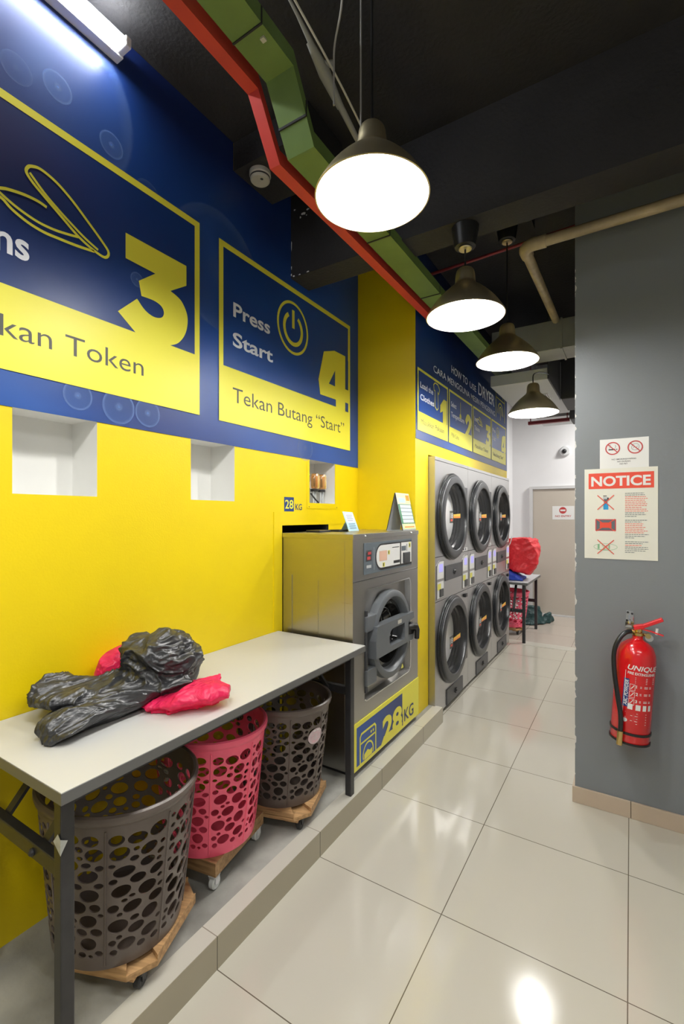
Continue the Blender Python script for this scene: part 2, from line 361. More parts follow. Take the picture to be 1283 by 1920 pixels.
def glyphs(body, bold, slant=0):
    key = (body, bold, slant)
    if key in GC: return GC[key]
    def ev(tx):
        c = bpy.data.curves.new('t', 'FONT'); c.body = tx; c.size = 1; c.offset = bold; c.resolution_u = 4; c.shear = slant
        o = bpy.data.objects.new('t', c); col.objects.link(o)
        dg = bpy.context.evaluated_depsgraph_get(); me = bpy.data.meshes.new_from_object(o.evaluated_get(dg))
        v = [tuple(p.co) for p in me.vertices]; f = []
        for p in me.polygons:
            t = tuple(p.vertices); f.append(t if p.normal.z > 0 else t[::-1])
        bpy.data.objects.remove(o); bpy.data.curves.remove(c); bpy.data.meshes.remove(me)
        return v, f
    v, f = ev(body); hv, _ = ev('H')
    cap = max(p[1] for p in hv) - min(p[1] for p in hv)
    GC[key] = (v, f, min(p[0] for p in v), max(p[0] for p in v), cap)
    return GC[key]
def words(fn, body, u0, v0, height, width, h, mname, parent, bold=0.0):
    '''one lettering part per word, spaced as in the whole line'''
    vs, fs, mn, mxx, cap = glyphs(body, bold)
    ky = height / cap; kx = (width / (mxx - mn)) if width else ky
    grp = []; end = -9
    for f in sorted(fs, key=lambda f: min(vs[i][0] for i in f)):
        a = min(vs[i][0] for i in f); b = max(vs[i][0] for i in f)
        if a - end > .16 or not grp: grp.append([])
        grp[-1].append(f); end = max(end, b)
    for g in grp:
        mb = MB(); idx = sorted({i for f in g for i in f}); mp = {i: k for k, i in enumerate(idx)}
        mb.add([fn(u0 + (vs[i][0] - mn) * kx, v0 + vs[i][1] * ky, h) for i in idx], [tuple(mp[i] for i in f) for f in g]); mb.build('lettering', mname, parent)
def spline(pts, n=6, closed=False):
    P = [Vector(p) for p in pts]; out = []; N = len(P)
    for i in range(N if closed else N - 1):
        if closed: a, b, c, d = P[i - 1], P[i], P[(i + 1) % N], P[(i + 2) % N]
        else: a, b, c, d = P[max(i - 1, 0)], P[i], P[i + 1], P[min(i + 2, N - 1)]
        for k in range(n):
            t = k / n
            out.append(.5 * ((2 * b) + (c - a) * t + (2 * a - 5 * b + 4 * c - d) * t * t + (3 * b - a - 3 * c + d) * t ** 3))
    if not closed: out.append(P[-1])
    return out
def thing(name, label, cat, loc, group=None):
    o = bpy.data.objects.new(name, None); col.objects.link(o); o.location = loc; o.empty_display_size = .1
    ORG[o.as_pointer()] = Vector(loc); tag(o, label, cat, group); return o
def tag(o, label, cat, group=None):
    o['label'] = label; o['category'] = cat
    if group: o['group'] = group
    return o
def struct(o): o['kind'] = 'structure'; return o
def kids(o): return [c for c in bpy.data.objects if c.parent == o]
def dup(root, loc, label, group=None, rz=None, mats=None):
    def cp(o, par):
        c = o.copy(); col.objects.link(c); c.parent = par
        if mats and c.type == 'MESH':
            me = None
            for i, sl in enumerate(c.material_slots):
                if sl.material and sl.material.name in mats:
                    sl.link = 'OBJECT'; sl.material = mats[sl.material.name]
        for k in kids(o):
            if k != c: cp(k, c)
        return c
    r = cp(root, None); r.location = loc; r['label'] = label
    if rz is not None: r.rotation_euler.z = rz
    if group: r['group'] = group
    ORG[r.as_pointer()] = Vector(loc)
    return r
def wallX(X): return lambda u, v, h: (X + h, u, v)
def wallY(Y): return lambda u, v, h: (u, Y - h, v)

# ------------------------------------------------------------------ the setting
CEIL = 3.42; WX = -1.73; DX = -1.27; GY = 2.729
mb = MB(); mb.quad((-2, -3.5, 0), (3, -3.5, 0), (3, 5.73, 0), (-2, 5.73, 0)); struct(mb.build('floor', 'floor', org=(0, 0, 0)))
mb = MB(); mb.quad((-2, 5.90, 0), (3, 5.90, 0), (3, 8, 0), (-2, 8, 0)); struct(mb.build('floor_rear', 'floor_rear', org=(0, 0, 0)))
mb = MB(); mb.box(-2, 3, 5.73, 5.90, -.05, .003); struct(mb.build('trim_1', 'nosing'))
mb = MB(); mb.box(-2, 3, -3.5, 8, CEIL, CEIL + .1); struct(mb.build('ceiling', 'black_paint', org=(0, 0, 0)))
# raised platform along the left wall
mb = MB()
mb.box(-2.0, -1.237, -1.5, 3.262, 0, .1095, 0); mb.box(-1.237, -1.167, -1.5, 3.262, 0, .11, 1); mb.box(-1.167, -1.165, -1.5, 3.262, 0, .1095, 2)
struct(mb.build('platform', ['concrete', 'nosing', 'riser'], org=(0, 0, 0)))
# left wall with three white niches and the machine opening
holes = [(.719, 1.005, 1.581, 1.875, .175, 1), (1.449, 1.728, 1.583, 1.875, .175, 1), (2.38, 2.679, 1.591, 1.875, .175, 1), (2.108, 2.60, .11, 1.452, .30, 2)]
def holed_wall(y0, y1, z0, z1, X, holes):
    mb = MB(); ys = sorted({y0, y1, *[h[0] for h in holes], *[h[1] for h in holes]}); zs = sorted({z0, z1, *[h[2] for h in holes], *[h[3] for h in holes]})
    for i in range(len(ys) - 1):
        for j in range(len(zs) - 1):
            cy, cz = (ys[i] + ys[i + 1]) / 2, (zs[j] + zs[j + 1]) / 2
            if any(h[0] < cy < h[1] and h[2] < cz < h[3] for h in holes): continue
            mb.quad((X, ys[i], zs[j]), (X, ys[i + 1], zs[j]), (X, ys[i + 1], zs[j + 1]), (X, ys[i], zs[j + 1]), 0)
    for a, b, c, d, dp, mi in holes:
        x = X - dp
        mb.quad((x, a, c), (x, b, c), (x, b, d), (x, a, d), mi)
        mb.quad((X, a, c), (x, a, c), (x, a, d), (X, a, d), mi); mb.quad((x, b, c), (X, b, c), (X, b, d), (x, b, d), mi)
        mb.quad((X, a, c), (X, b, c), (x, b, c), (x, a, c), mi); mb.quad((x, a, d), (x, b, d), (X, b, d), (X, a, d), mi)
    return mb
mb = holed_wall(-1.5, 2.998, 0, CEIL, WX, holes)
struct(mb.build('wall_left', ['yellow', 'niche', 'dark'], org=(0, 0, 0)))
mb = MB(); mb.box(WX, WX + .004, 2.034, 2.107, .112, 1.53); mb.box(WX, WX + .004, 2.107, 2.84, 1.453, 1.53); struct(mb.build('trim_2', 'yellow'))
mb = MB(); mb.box(WX, WX + .003, 2.355, 2.379, 1.555, 1.864); mb.box(WX, WX + .003, 2.68, 2.72, 1.555, 1.864); mb.box(WX, WX + .003, 2.379, 2.68, 1.555, 1.590)
for y in (2.375, 2.70): mb.disc(wallX(WX), y, 1.566, .004, .004, .0035, 1, 12)
struct(mb.build('trim_3', ['yellow', 'pgrey']))
# yellow column, and the bulkhead above the dryers
mb = MB(); mb.box(-2.0, DX, 2.998, 3.238, 0, CEIL); mb.box(-2.0, DX, 3.238, 5.80, 1.962, CEIL)
mb.box(-2.0, -1.92, 3.238, 5.80, 0, 1.962)
struct(mb.build('wall_column', ['yellow'], org=(0, 0, 0)))
mb = MB(); mb.box(-2.0, -1.6, 5.80, 7.8, 0, CEIL); mb.box(-2.0, -1.285, 5.80, 5.86, 0, CEIL)
struct(mb.build('wall_rear_left', 'white_wall', org=(0, 0, 0)))
mb = MB(); mb.box(-2, 3, 7.7, 7.8, 0, CEIL); struct(mb.build('wall_far', 'white_wall', org=(0, 0, 0)))
mb = MB(); mb.box(-.25, 3, GY, 4.9, 0, CEIL); struct(mb.build('wall_right', 'grey_wall', org=(0, 0, 0)))
mb = MB(); mb.box(3, 3.1, -3.5, 8, 0, CEIL); struct(mb.build('wall_side', 'white_wall', org=(0, 0, 0)))
mb = MB()
for a, b in ((-.262, .0), (.002, .60), (.602, 1.2), (1.202, 1.8)): mb.box(a, b, GY - .012, GY, 0, .083)
mb.box(-.262, -.25, GY, 4.9, 0, .083)
struct(mb.build('baseboard_right', 'base_tile', bevel=.002))
# ceiling beams
mb = MB(); mb.box(-1.728, 3, 2.19, 2.37, 2.93, CEIL)
rnd = random.Random(4)
chips = [(-1.63, 3.285, .022, .012), (-1.60, 3.30, .012, .008), (-1.655, 3.27, .006, .010), (-1.61, 3.27, .006, .005), (-1.70, 3.33, .010, .006), (-1.722, 3.12, .004, .03), (-1.722, 2.99, .004, .02), (-1.705, 2.938, .012, .006), (-1.66, 2.936, .010, .004), (-1.60, 2.936, .012, .004), (-1.724, 2.95, .005, .010)]
for x, z, a, b in chips:
    pts = [(x + a * math.cos(t * PI / 4) * rnd.uniform(.4, 1.1), z + b * math.sin(t * PI / 4) * rnd.uniform(.4, 1.1)) for t in range(8)]
    mb.poly(wallY(2.19), pts, .001, 1)
struct(mb.build('ceiling_beam', ['black_paint', 'white_wall'], org=(0, 0, 0)))
mb = MB(); mb.box(-1.728, -1.26, 1.72, 2.02, 3.275, CEIL); struct(mb.build('ceiling_beam', 'black_paint', org=(0, 0, 0)))
# rear door
mb = MB(); mb.box(-1.285, -.43, 7.66, 7.70, .02, 1.92, 0)
d1 = struct(mb.build('door_1', ['door'], org=(-.86, 7.68, 0), bevel=.003))
mb = MB(); mb.box(-1.335, -1.287, 7.64, 7.70, 0, 1.965); mb.box(-.428, -.38, 7.64, 7.70, 0, 1.965); mb.box(-1.287, -.428, 7.64, 7.70, 1.922, 1.965); mb.box(-1.287, -.428, 7.63, 7.70, 0, .02)
mb.build('door_frame', 'doorframe', d1)

# ------------------------------------------------------------------ big mural on the left wall
W = wallX(WX)
mural = thing('wall_mural', 'large navy and yellow instruction mural with steps 3 and 4 on the left wall', 'mural', (WX, 1.0, 1.866))
out = [(-1.4, 1.866), (2.994, 1.866), (2.994, CEIL - .002), (2.02, CEIL - .002), (2.02, 3.277), (1.717, 3.277), (1.717, CEIL - .002), (-1.4, CEIL - .002)]
mb = MB(); mb.slab(W, out, .0005, .003); mb.build('backing', 'navy', mural)
mb = MB(); mb.rect(W, 2.020, 2.027, 3.285, 3.41, .0036); mb.build('torn_edge', 'white_wall', mural)
HB = .0035
def bubble(u, v, r, soft=False):
    me = bpy.data.meshes.new('bubble'); seg = 40
    vs = [(0, 0, 0)] + [(0, math.cos(2 * PI * k / seg), math.sin(2 * PI * k / seg)) for k in range(seg)]
    me.from_pydata(vs, [], [(0, 1 + k, 1 + (k + 1) % seg) for k in range(seg)]); me.materials.append(M['bubble_soft' if soft else 'bubble'])
    o = bpy.data.objects.new('bubble', me); col.objects.link(o); o.parent = mural
    bubble.n += 1
    o.location = Vector((WX + HB + .00012 * bubble.n, u, v)) - ORG[mural.as_pointer()]; o.scale = (r, r, r)
    return o
bubble.n = 0
def panel(y0, y1, z0, zt, zs, label_parts):
    mb = MB(); fw = .029
    mb.poly(W, [(y0, z0), (y1, z0), (y1, zt), (y0, zt)], .0065, 0, holes=[[(y0 + fw, zs), (y0 + fw, zt - fw), (y1 - fw, zt - fw), (y1 - fw, zs)]])
    mb.build('panel_frame', 'pyellow', mural)
    mb = MB(); mb.rect(W, y0 + fw, y1 - fw, zs, zt - fw, .006); mb.build('panel_field', 'navy2', mural)
def num3(cx, z0, k, x=0):
    up = [(1.118, 2.646), (1.418, 2.649), (1.418, 2.559)]
    bowl = spline([(1.332, 2.500), (1.39, 2.478), (1.424, 2.42), (1.415, 2.345), (1.375, 2.285), (1.32, 2.255)], 5)
    low = [(1.168, 2.255), (1.085, 2.318), (1.169, 2.401)]
    inn = spline([(1.169, 2.401), (1.205, 2.368), (1.247, 2.355), (1.285, 2.365), (1.298, 2.390), (1.285, 2.414), (1.247, 2.424), (1.189, 2.420)], 5)[1:]
    tail = [(1.177, 2.478), (1.255, 2.542), (1.118, 2.544)]
    return [((p[0] - 1.255) * k + cx, (p[1] - 2.255) * k + z0) for p in up + bowl + low + inn + tail]
def num4(cx, z0, k):
    o = [(2.535, 2.597), (2.664, 2.640), (2.805, 2.643), (2.805, 2.409), (2.848, 2.409), (2.848, 2.315), (2.805, 2.315), (2.805, 2.255), (2.682, 2.255), (2.682, 2.309), (2.493, 2.304), (2.473, 2.398)]
    h = [(2.672, 2.507), (2.672, 2.397), (2.596, 2.399)]
    g = lambda q: [((p[0] - 2.66) * k + cx, (p[1] - 2.255) * k + z0) for p in q]
    return g(o), g(h)
panel(.25, 1.495, 1.983, 2.887, 2.26, None)
panel(1.616, 2.873, 1.98, 2.88, 2.26, None)
mb = MB(); mb.poly(W, num3(1.255, 2.255, 1), .0072); mb.build('numeral', 'pyellow', mural)
o4, h4 = num4(2.66, 2.255, 1)
mb = MB(); mb.poly(W, o4, .0072, 0, [h4]); mb.rect(W, 2.805, 2.846, 2.409, 2.62, .0069, 1); mb.rect(W, 2.806, 2.846, 2.252, 2.315, .0076, 1)
mb.build('numeral', ['pyellow', 'navy2'], mural)
mb = MB(); mb.text(W, 'Insert', .37, 2.515, .095, .27, .0072, 0, .022); mb.build('lettering', 'pwhite', mural); mb = MB(); mb.text(W, 'Tokens', .40, 2.365, .095, .367, .0072, 0, .022)
mb.build('lettering', 'pwhite', mural)
mb = MB(); mb.text(W, 'Press', 1.712, 2.53, .074, .284, .0072, 0, .022); mb.build('lettering', 'pwhite', mural); mb = MB(); mb.text(W, 'Start', 1.709, 2.378, .074, .312, .0072, 0, .022)
mb.build('lettering', 'pwhite', mural)
words(W, 'Masukkan Token', .362, 2.09, .07, .837, .0072, 'pgrey', mural, -.004)
words(W, 'Tekan Butang \u201cStart\u201d', 1.709, 2.09, .074, 1.08, .0072, 'pgrey', mural, -.004)
circ = lambda u, v, ru, rv, a0=0, a1=2 * PI, n=48: [(u + ru * math.cos(a0 + (a1 - a0) * i / n), v + rv * math.sin(a0 + (a1 - a0) * i / n)) for i in range(n + 1)]
mb = MB(); mb.stroke(W, circ(2.208, 2.637, .143, .150)[:-1], .016, .0072, closed=True)
mb.stroke(W, circ(2.208, 2.630, .085, .089, PI / 2 + .55, PI / 2 + 2 * PI - .55), .024, .0072); mb.rect(W, 2.196, 2.220, 2.635, 2.745, .0074)
mb.build('power_icon', 'pyellow', mural)
def ell(u, v, a, b, rot, t0=0, t1=2 * PI, n=48):
    c, s_ = math.cos(rot), math.sin(rot)
    return [(u + a * math.cos(t0 + (t1 - t0) * i / n) * c - b * math.sin(t0 + (t1 - t0) * i / n) * s_, v + a * math.cos(t0 + (t1 - t0) * i / n) * s_ + b * math.sin(t0 + (t1 - t0) * i / n) * c) for i in range(n + 1)]
mb = MB()
cs = lambda q, cl=False: [(p.x, p.y) for p in spline([(a, b, 0) for a, b in q], 4, cl)]
mb.stroke(W, cs([(.774, 2.692), (.803, 2.70), (.855, 2.686), (.911, 2.652), (.969, 2.605), (1.021, 2.561), (1.047, 2.531), (1.031, 2.505), (.984, 2.513), (.93, 2.535), (.873, 2.573), (.82, 2.609), (.778, 2.639), (.758, 2.662), (.762, 2.681)], True), .010, .0070, closed=True)
mb.stroke(W, cs([(.768, 2.667), (.812, 2.627), (.86, 2.594), (.906, 2.567), (.954, 2.541), (1.005, 2.521)]), .009, .0071)
mb.stroke(W, cs([(.641, 2.542), (.684, 2.564), (.707, 2.573), (.754, 2.583), (.795, 2.585), (.822, 2.580)]), .010, .0070)
mb.stroke(W, cs([(.641, 2.534), (.684, 2.534), (.714, 2.514), (.762, 2.496), (.812, 2.489), (.864, 2.492), (.911, 2.496), (.949, 2.501), (.99, 2.508)]), .010, .0070)
mb.stroke(W, cs([(.669, 2.554), (.707, 2.536), (.746, 2.523), (.795, 2.514), (.846, 2.515), (.892, 2.523), (.93, 2.532)]), .009, .0071)
mb.build('coin_icon', 'pyellow', mural)
for u, v, r, s_ in [(.80, 3.05, .36, True), (1.62, 2.72, .30, True), (.86, 3.03, .052, False), (.73, 2.99, .05, True), (.99, 2.62, .045, True), (.91, 2.52, .05, True), (1.03, 2.46, .036, False), (.84, 2.30, .06, False),
                    (1.10, 2.75, .045, True), (.75, 2.71, .05, True), (1.06, 2.96, .05, False), (1.22, 2.86, .06, True), (1.36, 2.72, .055, True), (1.32, 2.62, .05, True), (.93, 1.95, .055, False), (1.09, 1.94, .07, False), (1.22, 1.94, .06, False), (2.33, 2.45, .10, True), (2.33, 1.93, .08, True), (1.9, 2.35, .16, True), (1.17, 2.48, .03, False)]:
    bubble(u, v, r, s_)

# ------------------------------------------------------------------ dryer instruction banner
DW = wallX(DX)
ban = thing('dryer_banner', 'navy dryer instruction banner with four yellow step panels above the stacked dryers', 'banner', (DX, 4.3, 2.05))
mb = MB(); mb.slab(DW, [(3.0, 2.05), (5.79, 2.05), (5.79, CEIL - .003), (3.0, CEIL - .003)], .0005, .003); mb.build('backing', 'navy2', ban)
steps = [(3.022, 3.656, 'Load the', 'Clothes', 'Masukkan Pakaian'), (3.682, 4.338, 'Select', 'Temperature', 'Pilih Suhu'), (4.364, 5.021, 'Insert', 'Tokens', 'Masukkan Token'), (5.047, 5.714, 'Press', 'Start', 'Tekan Butang \u201cStart\u201d')]
def num1(cx, z0, k): return [(cx + k * x, z0 + k * y) for x, y in [(-.15, .30), (-.02, .40), (.10, .40), (.10, 0), (-.05, 0), (-.05, .24), (-.15, .20)]]
def num2(cx, z0, k):
    pts = [(-.16, .27)] + [tuple(p) for p in spline([(-.16, .30), (-.08, .385), (.03, .40), (.14, .34), (.145, .25), (.07, .16), (-.01, .09)], 4)] + [(.16, .09), (.16, 0), (-.17, 0), (-.17, .08), (-.02, .20), (.025, .27), (0, .31), (-.06, .27), (-.10, .22)]
    return [(cx + k * x, z0 + k * y) for x, y in pts]
for i, (a, b, t1, t2, t3) in enumerate(steps):
    mb = MB(); fw = .018
    mb.poly(DW, [(a, 2.113), (b, 2.113), (b, 2.552), (a, 2.552)], .0065, 0, holes=[[(a + fw, 2.245), (a + fw, 2.552 - fw), (b - fw, 2.552 - fw), (b - fw, 2.245)]])
    mb.build('panel_frame', 'pyellow', ban)
    mb = MB(); mb.rect(DW, a + fw, b - fw, 2.245, 2.552 - fw, .006); mb.build('panel_field', 'navy', ban)
    mb = MB(); mb.text(DW, t1, a + .05, 2.42, .042, .25 if i == 0 else None, .0072, 0, .022); mb.build('lettering', 'pwhite', ban); mb = MB(); mb.text(DW, t2, a + .05, 2.335, .042, .27 if i == 0 else (.36 if i == 1 else None), .0072, 0, .022); mb.build('lettering', 'pwhite', ban)
    words(DW, t3, a + .06, 2.165, .036, .48 if i in (0, 2, 3) else None, .0072, 'pgrey', ban, .0)
    mb = MB()
    if i == 0: mb.poly(DW, num1(b - .09, 2.245 - .05, .6), .0072)
    if i == 1: mb.poly(DW, num2(b - .12, 2.245 - .04, .58), .0072)
    if i == 2: mb.poly(DW, num3(b - .12, 2.245 - .02, .58), .0072)
    if i == 3:
        q, hh = num4(b - .12, 2.245 - .02, .58); mb.poly(DW, q, .0072, 0, [hh])
    mb.build('numeral', 'pyellow', ban)
    mb = MB()
    if i == 0: mb.stroke(DW, [(a + .31, 2.50), (a + .34, 2.52), (a + .40, 2.52), (a + .44, 2.49), (a + .42, 2.45), (a + .40, 2.46), (a + .41, 2.34), (a + .38, 2.32), (a + .34, 2.34), (a + .34, 2.46), (a + .32, 2.46)], .009, .0072, closed=True)
    if i == 1:
        mb.stroke(DW, [(a + .30, 2.50), (a + .30, 2.40)], .009, .0072); mb.disc(DW, a + .30, 2.375, .025, .025, .0072)
    if i == 2:
        mb.stroke(DW, ell(a + .26, 2.44, .07, .02, -.5)[:-1], .007, .0072, closed=True); mb.stroke(DW, ell(a + .20, 2.43, .09, .022, -.1)[:-1], .007, .0074, closed=True)
    if i == 3:
        mb.stroke(DW, circ(a + .27, 2.44, .055, .055)[:-1], .008, .0072, closed=True); mb.stroke(DW, circ(a + .27, 2.44, .032, .032, PI / 2 + .5, PI / 2 + 5.7), .009, .0072)
    mb.build('step_icon', 'pyellow', ban)
for tx, u, hh, wd_, bo in (('HOW TO', 3.741, .062, .45, .008), ('USE', 4.255, .055, .21, .006), ('DRYER', 4.54, .118, .625, .012)):
    mb = MB(); mb.text(DW, tx, u, 2.70, hh, wd_, .0072, 0, bo); mb.build('lettering', 'pwhite', ban)
words(DW, 'CARA MENGGUNA MESIN PENGERING', 3.33, 2.60, .050, 1.86, .0072, 'pwhite', ban, .002)
mb = MB(); mb.stroke(DW, [(5.24, 2.60), (5.24, 2.92), (5.65, 2.92), (5.65, 2.60)], .014, .0072); mb.stroke(DW, [(5.24, 2.83), (5.65, 2.83)], .012, .0072)
mb.stroke(DW, circ(5.445, 2.66, .13, .13, 0, PI), .014, .0072); mb.stroke(DW, circ(5.445, 2.66, .07, .09, 0, PI), .014, .0072); mb.disc(DW, 5.56, 2.875, .018, .018, .0072)
mb.stroke(DW, [(5.445, 2.60), (5.445, 2.73)], .012, .0073)
mb.build('dryer_icon', 'pyellow', ban)

# ------------------------------------------------------------------ 28 KG wall sticker
st = thing('weight_sticker', 'small navy and yellow 28 KG sticker on the yellow wall above the washing machine', 'sticker', (WX, 2.2, 1.535))
mb = MB(); mb.slab(W, [(2.13, 1.535), (2.221, 1.535), (2.221, 1.62), (2.13, 1.62)], .0004, .0015); mb.build('backing', 'navy2', st)
mb = MB(); mb.text(W, '28', 2.137, 1.552, .052, .077, .0022, 0, .01); mb.build('numeral', 'pyellow', st)
mb = MB(); mb.text(W, 'KG', 2.236, 1.545, .037, .066, .0015, 0, .012); mb.build('lettering', 'navy2', st)
# dosing pumps in the third niche
for y, lb in ((2.535, 'left-hand amber dosing pump in the wall niche nearest the washing machine'), (2.62, 'right-hand amber dosing pump in the wall niche nearest the washing machine')):
    pumps = thing('dosing_pump', lb, 'pump', (-1.80, y, 1.591), 'dosing pumps in the wall niche')
    mb = MB(); mb.box(-1.87, -1.83, y - .03, y + .03, 1.70, 1.77); mb.box(-1.905, -1.87, y - .02, y + .02, 1.71, 1.76); mb.build('pump_body', 'lduct', pumps)
    mb = MB(); mb.lathe([(.001, 1.795), (.028, 1.79), (.036, 1.77), (.036, 1.70), (.030, 1.69), (.001, 1.69)], (-1.80, y, 0), 'Z', 24); mb.build('pump_head', 'amber', pumps, True)
    mb = MB(); mb.lathe([(.010, 1.70), (.010, 1.765), (.001, 1.77)], (-1.80, y, 0), 'Z', 12); mb.build('rotor', 'black', pumps, True)
    mb = MB(); mb.lathe([(.001, 1.672), (.026, 1.672), (.026, 1.688), (.001, 1.6885)], (-1.80, y, 0), 'Z', 20); mb.build('collar', 'black', pumps, True)
    for dx in (-.012, .012):
        mb = MB(); mb.tube([(-1.80, y + dx, 1.675), (-1.80, y + dx, 1.592)], .006, 8); mb.build('hose', 'lduct', pumps, True)
mb = MB(); mb.tube([(-1.775, 2.46, 1.655), (-1.77, 2.50, 1.62), (-1.765, 2.535, 1.596)], .005, 8); tag(mb.build('wire', 'black', None, True), 'short black wire at the bottom of the niche with the amber pumps', 'wire')

# ------------------------------------------------------------------ washing machine
FX = -1.25; F = wallX(FX)
Y0, Y1 = 2.112, 2.993; ZB, ZT = .135, 1.41
wm = thing('washing_machine', 'large stainless steel front loading washing machine with 28KG sign on the tiled step', 'washing machine', ((FX + WX) / 2, 2.55, .11))
def circle_hole_plate(mb, fn, u0, u1, v0, v1, cu, cv, r, h=0, m=0, seg=48):
    ang = [2 * PI * k / seg for k in range(seg)]; o = []; i = []
    for a in ang:
        c, s_ = math.cos(a), math.sin(a)
        t = min(((u1 - cu) / c if c > 1e-9 else (u0 - cu) / c if c < -1e-9 else 1e9), ((v1 - cv) / s_ if s_ > 1e-9 else (v0 - cv) / s_ if s_ < -1e-9 else 1e9))
        o.append((cu + t * c, cv + t * s_)); i.append((cu + r * c, cv + r * s_))
    vs = [fn(p[0], p[1], h) for p in i] + [fn(p[0], p[1], h) for p in o]
    mb.add(vs, [(k, seg + k, seg + (k + 1) % seg, (k + 1) % seg) for k in range(seg)], m)
    for cx_, cy_ in ((u0, v0), (u1, v0), (u1, v1), (u0, v1)):
        a = math.atan2(cy_ - cv, cx_ - cu) % (2 * PI); k = int(a / (2 * PI / seg)) % seg
        mb.add([fn(*o[k], h), fn(cx_, cy_, h), fn(*o[(k + 1) % seg], h)], [(0, 1, 2)], m)
RY0, RY1, RZ0, RZ1 = 2.240, 2.866, .482, 1.094; RD = -.035
mb = MB()
bx = WX + .004
mb.quad((bx, Y0, ZB), (FX, Y0, ZB), (FX, Y0, 1.382), (bx, Y0, 1.382)); mb.quad((FX, Y1, ZB), (bx, Y1, ZB), (bx, Y1, 1.382), (FX, Y1, 1.382))
mb.quad((bx, Y1, ZB), (bx, Y0, ZB), (bx, Y0, 1.382), (bx, Y1, 1.382)); mb.quad((bx, Y0, ZB), (bx, Y1, ZB), (FX, Y1, ZB), (FX, Y0, ZB))
mb.build('side_casing', 'steel', wm)
mb = MB()   # folded seams on the side panel
mb.box(FX - .052, FX - .050, Y0 - .0015, Y0 + .001, ZB + .01, 1.375); mb.box(-1.475, -1.473, Y0 - .002, Y0 + .001, .50, 1.15); mb.box(-1.66, -1.656, Y0 - .004, Y0 + .001, .60, 1.17)
mb.build('panel_seam', 'steel', wm)
mb = MB()
for a, b, c, d in ((Y0, RY0, ZB, 1.150), (RY1, Y1, ZB, 1.150), (RY0, RY1, ZB, RZ0), (RY0, RY1, RZ1, 1.150)): mb.rect(F, a, b, c, d, 0)
mb.add([F(RY0, RZ0, 0), F(RY1, RZ0, 0), F(RY1, RZ1, 0), F(RY0, RZ1, 0), F(RY0 + .01, RZ0 + .01, RD), F(RY1 - .01, RZ0 + .01, RD), F(RY1 - .01, RZ1 - .01, RD), F(RY0 + .01, RZ1 - .01, RD)],
       [(0, 1, 5, 4), (1, 2, 6, 5), (2, 3, 7, 6), (3, 0, 4, 7)])
DCY, DCZ = 2.57, .79
circle_hole_plate(mb, F, RY0 + .01, RY1 - .01, RZ0 + .01, RZ1 - .01, DCY, DCZ, .235, RD)
mb.build('front_panel', 'steel_front', wm)
mb = MB(); mb.rect(F, Y0, Y1, 1.156, 1.382, 0); mb.rect(F, Y0, Y1, 1.150, 1.156, -.004, 1); mb.build('control_fascia', ['steel_front', 'chrome'], wm)
mb = MB(); mb.stroke(F, [(RY0 - .002, RZ0 + .01), (RY0 + .02, RZ0 - .004), (RY1 - .03, RZ0 - .004), (RY1 + .002, RZ0 + .03), (RY1 + .002, RZ1 - .03), (RY1 - .02, RZ1 + .002), (RY0 + .03, RZ1 + .002)], .007, .002); mb.build('recess_rim', 'chrome', wm)
mb = MB(); mb.box(bx, FX + .006, Y0 - .004, Y1 + .002, 1.382, ZT); mb.build('top_panel', 'steel', wm, bevel=.002)
for y in (2.23, 2.86):
    mb = MB(); mb.sphere((FX + .008, y, 1.397), .007, 12); mb.build('screw', 'chrome', wm, True)
mb = MB(); mb.box(-1.66, -1.56, 2.25, 2.37, ZT, ZT + .012); mb.build('dispenser_lid', 'black', wm, bevel=.003)
mb = MB(); mb.box(-1.61, -1.53, 2.42, 2.53, ZT, ZT + .012); mb.build('dispenser_lid', 'black', wm, bevel=.003)
mb = MB(); mb.box(bx + .03, FX - .03, Y0 + .02, Y1 - .02, .11, ZB + .001); mb.build('plinth', 'dark', wm)
# control panel
mb = MB(); mb.slab(F, [(2.23, 1.182), (2.88, 1.182), (2.88, 1.357), (2.23, 1.357)], .0004, .003); mb.build('control_panel', 'slate', wm)
pill = lambda u0, u1, v0, v1: [(u1, v0), (u1, v1)] + [((u0 + (v1 - v0) / 2) + math.cos(a) * (v1 - v0) / 2, (v0 + v1) / 2 + math.sin(a) * (v1 - v0) / 2) for a in [PI / 2 + PI * i / 16 for i in range(17)]]
mb = MB(); mb.poly(F, pill(2.362, 2.70, 1.190, 1.345), .0036, 0); mb.rect(F, 2.70, 2.88, 1.190, 1.345, .0036, 0); mb.poly(F, pill(2.372, 2.694, 1.203, 1.336), .0042, 1); mb.rect(F, 2.712, 2.874, 1.203, 1.338, .0042, 1)
mb.build('label_panel', ['black', 'wpaper'], wm)
mb = MB(); mb.rect(F, 2.408, 2.509, 1.243, 1.302, .0050); mb.build('display', 'orange_screen', wm)
mb = MB(); mb.rect(F, 2.25, 2.315, 1.255, 1.315, .0042, 0); mb.rect(F, 2.262, 2.30, 1.262, 1.28, .0046, 1); mb.rect(F, 2.27, 2.308, 1.29, 1.306, .0046, 1); mb.rect(F, 2.255, 2.31, 1.215, 1.232, .0042, 2); mb.rect(F, 2.342, 2.345, 1.20, 1.33, .0042, 2)
mb.build('program_display', ['dgrey_plastic', 'sred2', 'lduct'], wm)
mb = MB(); mb.rect(F, 2.52, 2.548, 1.275, 1.30, .005, 1); mb.rect(F, 2.45, 2.48, 1.206, 1.232, .005, 1); mb.rect(F, 2.525, 2.535, 1.28, 1.295, .0055, 0); mb.rect(F, 2.457, 2.467, 1.21, 1.228, .0055, 0); mb.rect(F, 2.60, 2.69, 1.215, 1.232, .005, 0); mb.rect(F, 2.58, 2.68, 1.312, 1.316, .005, 0)
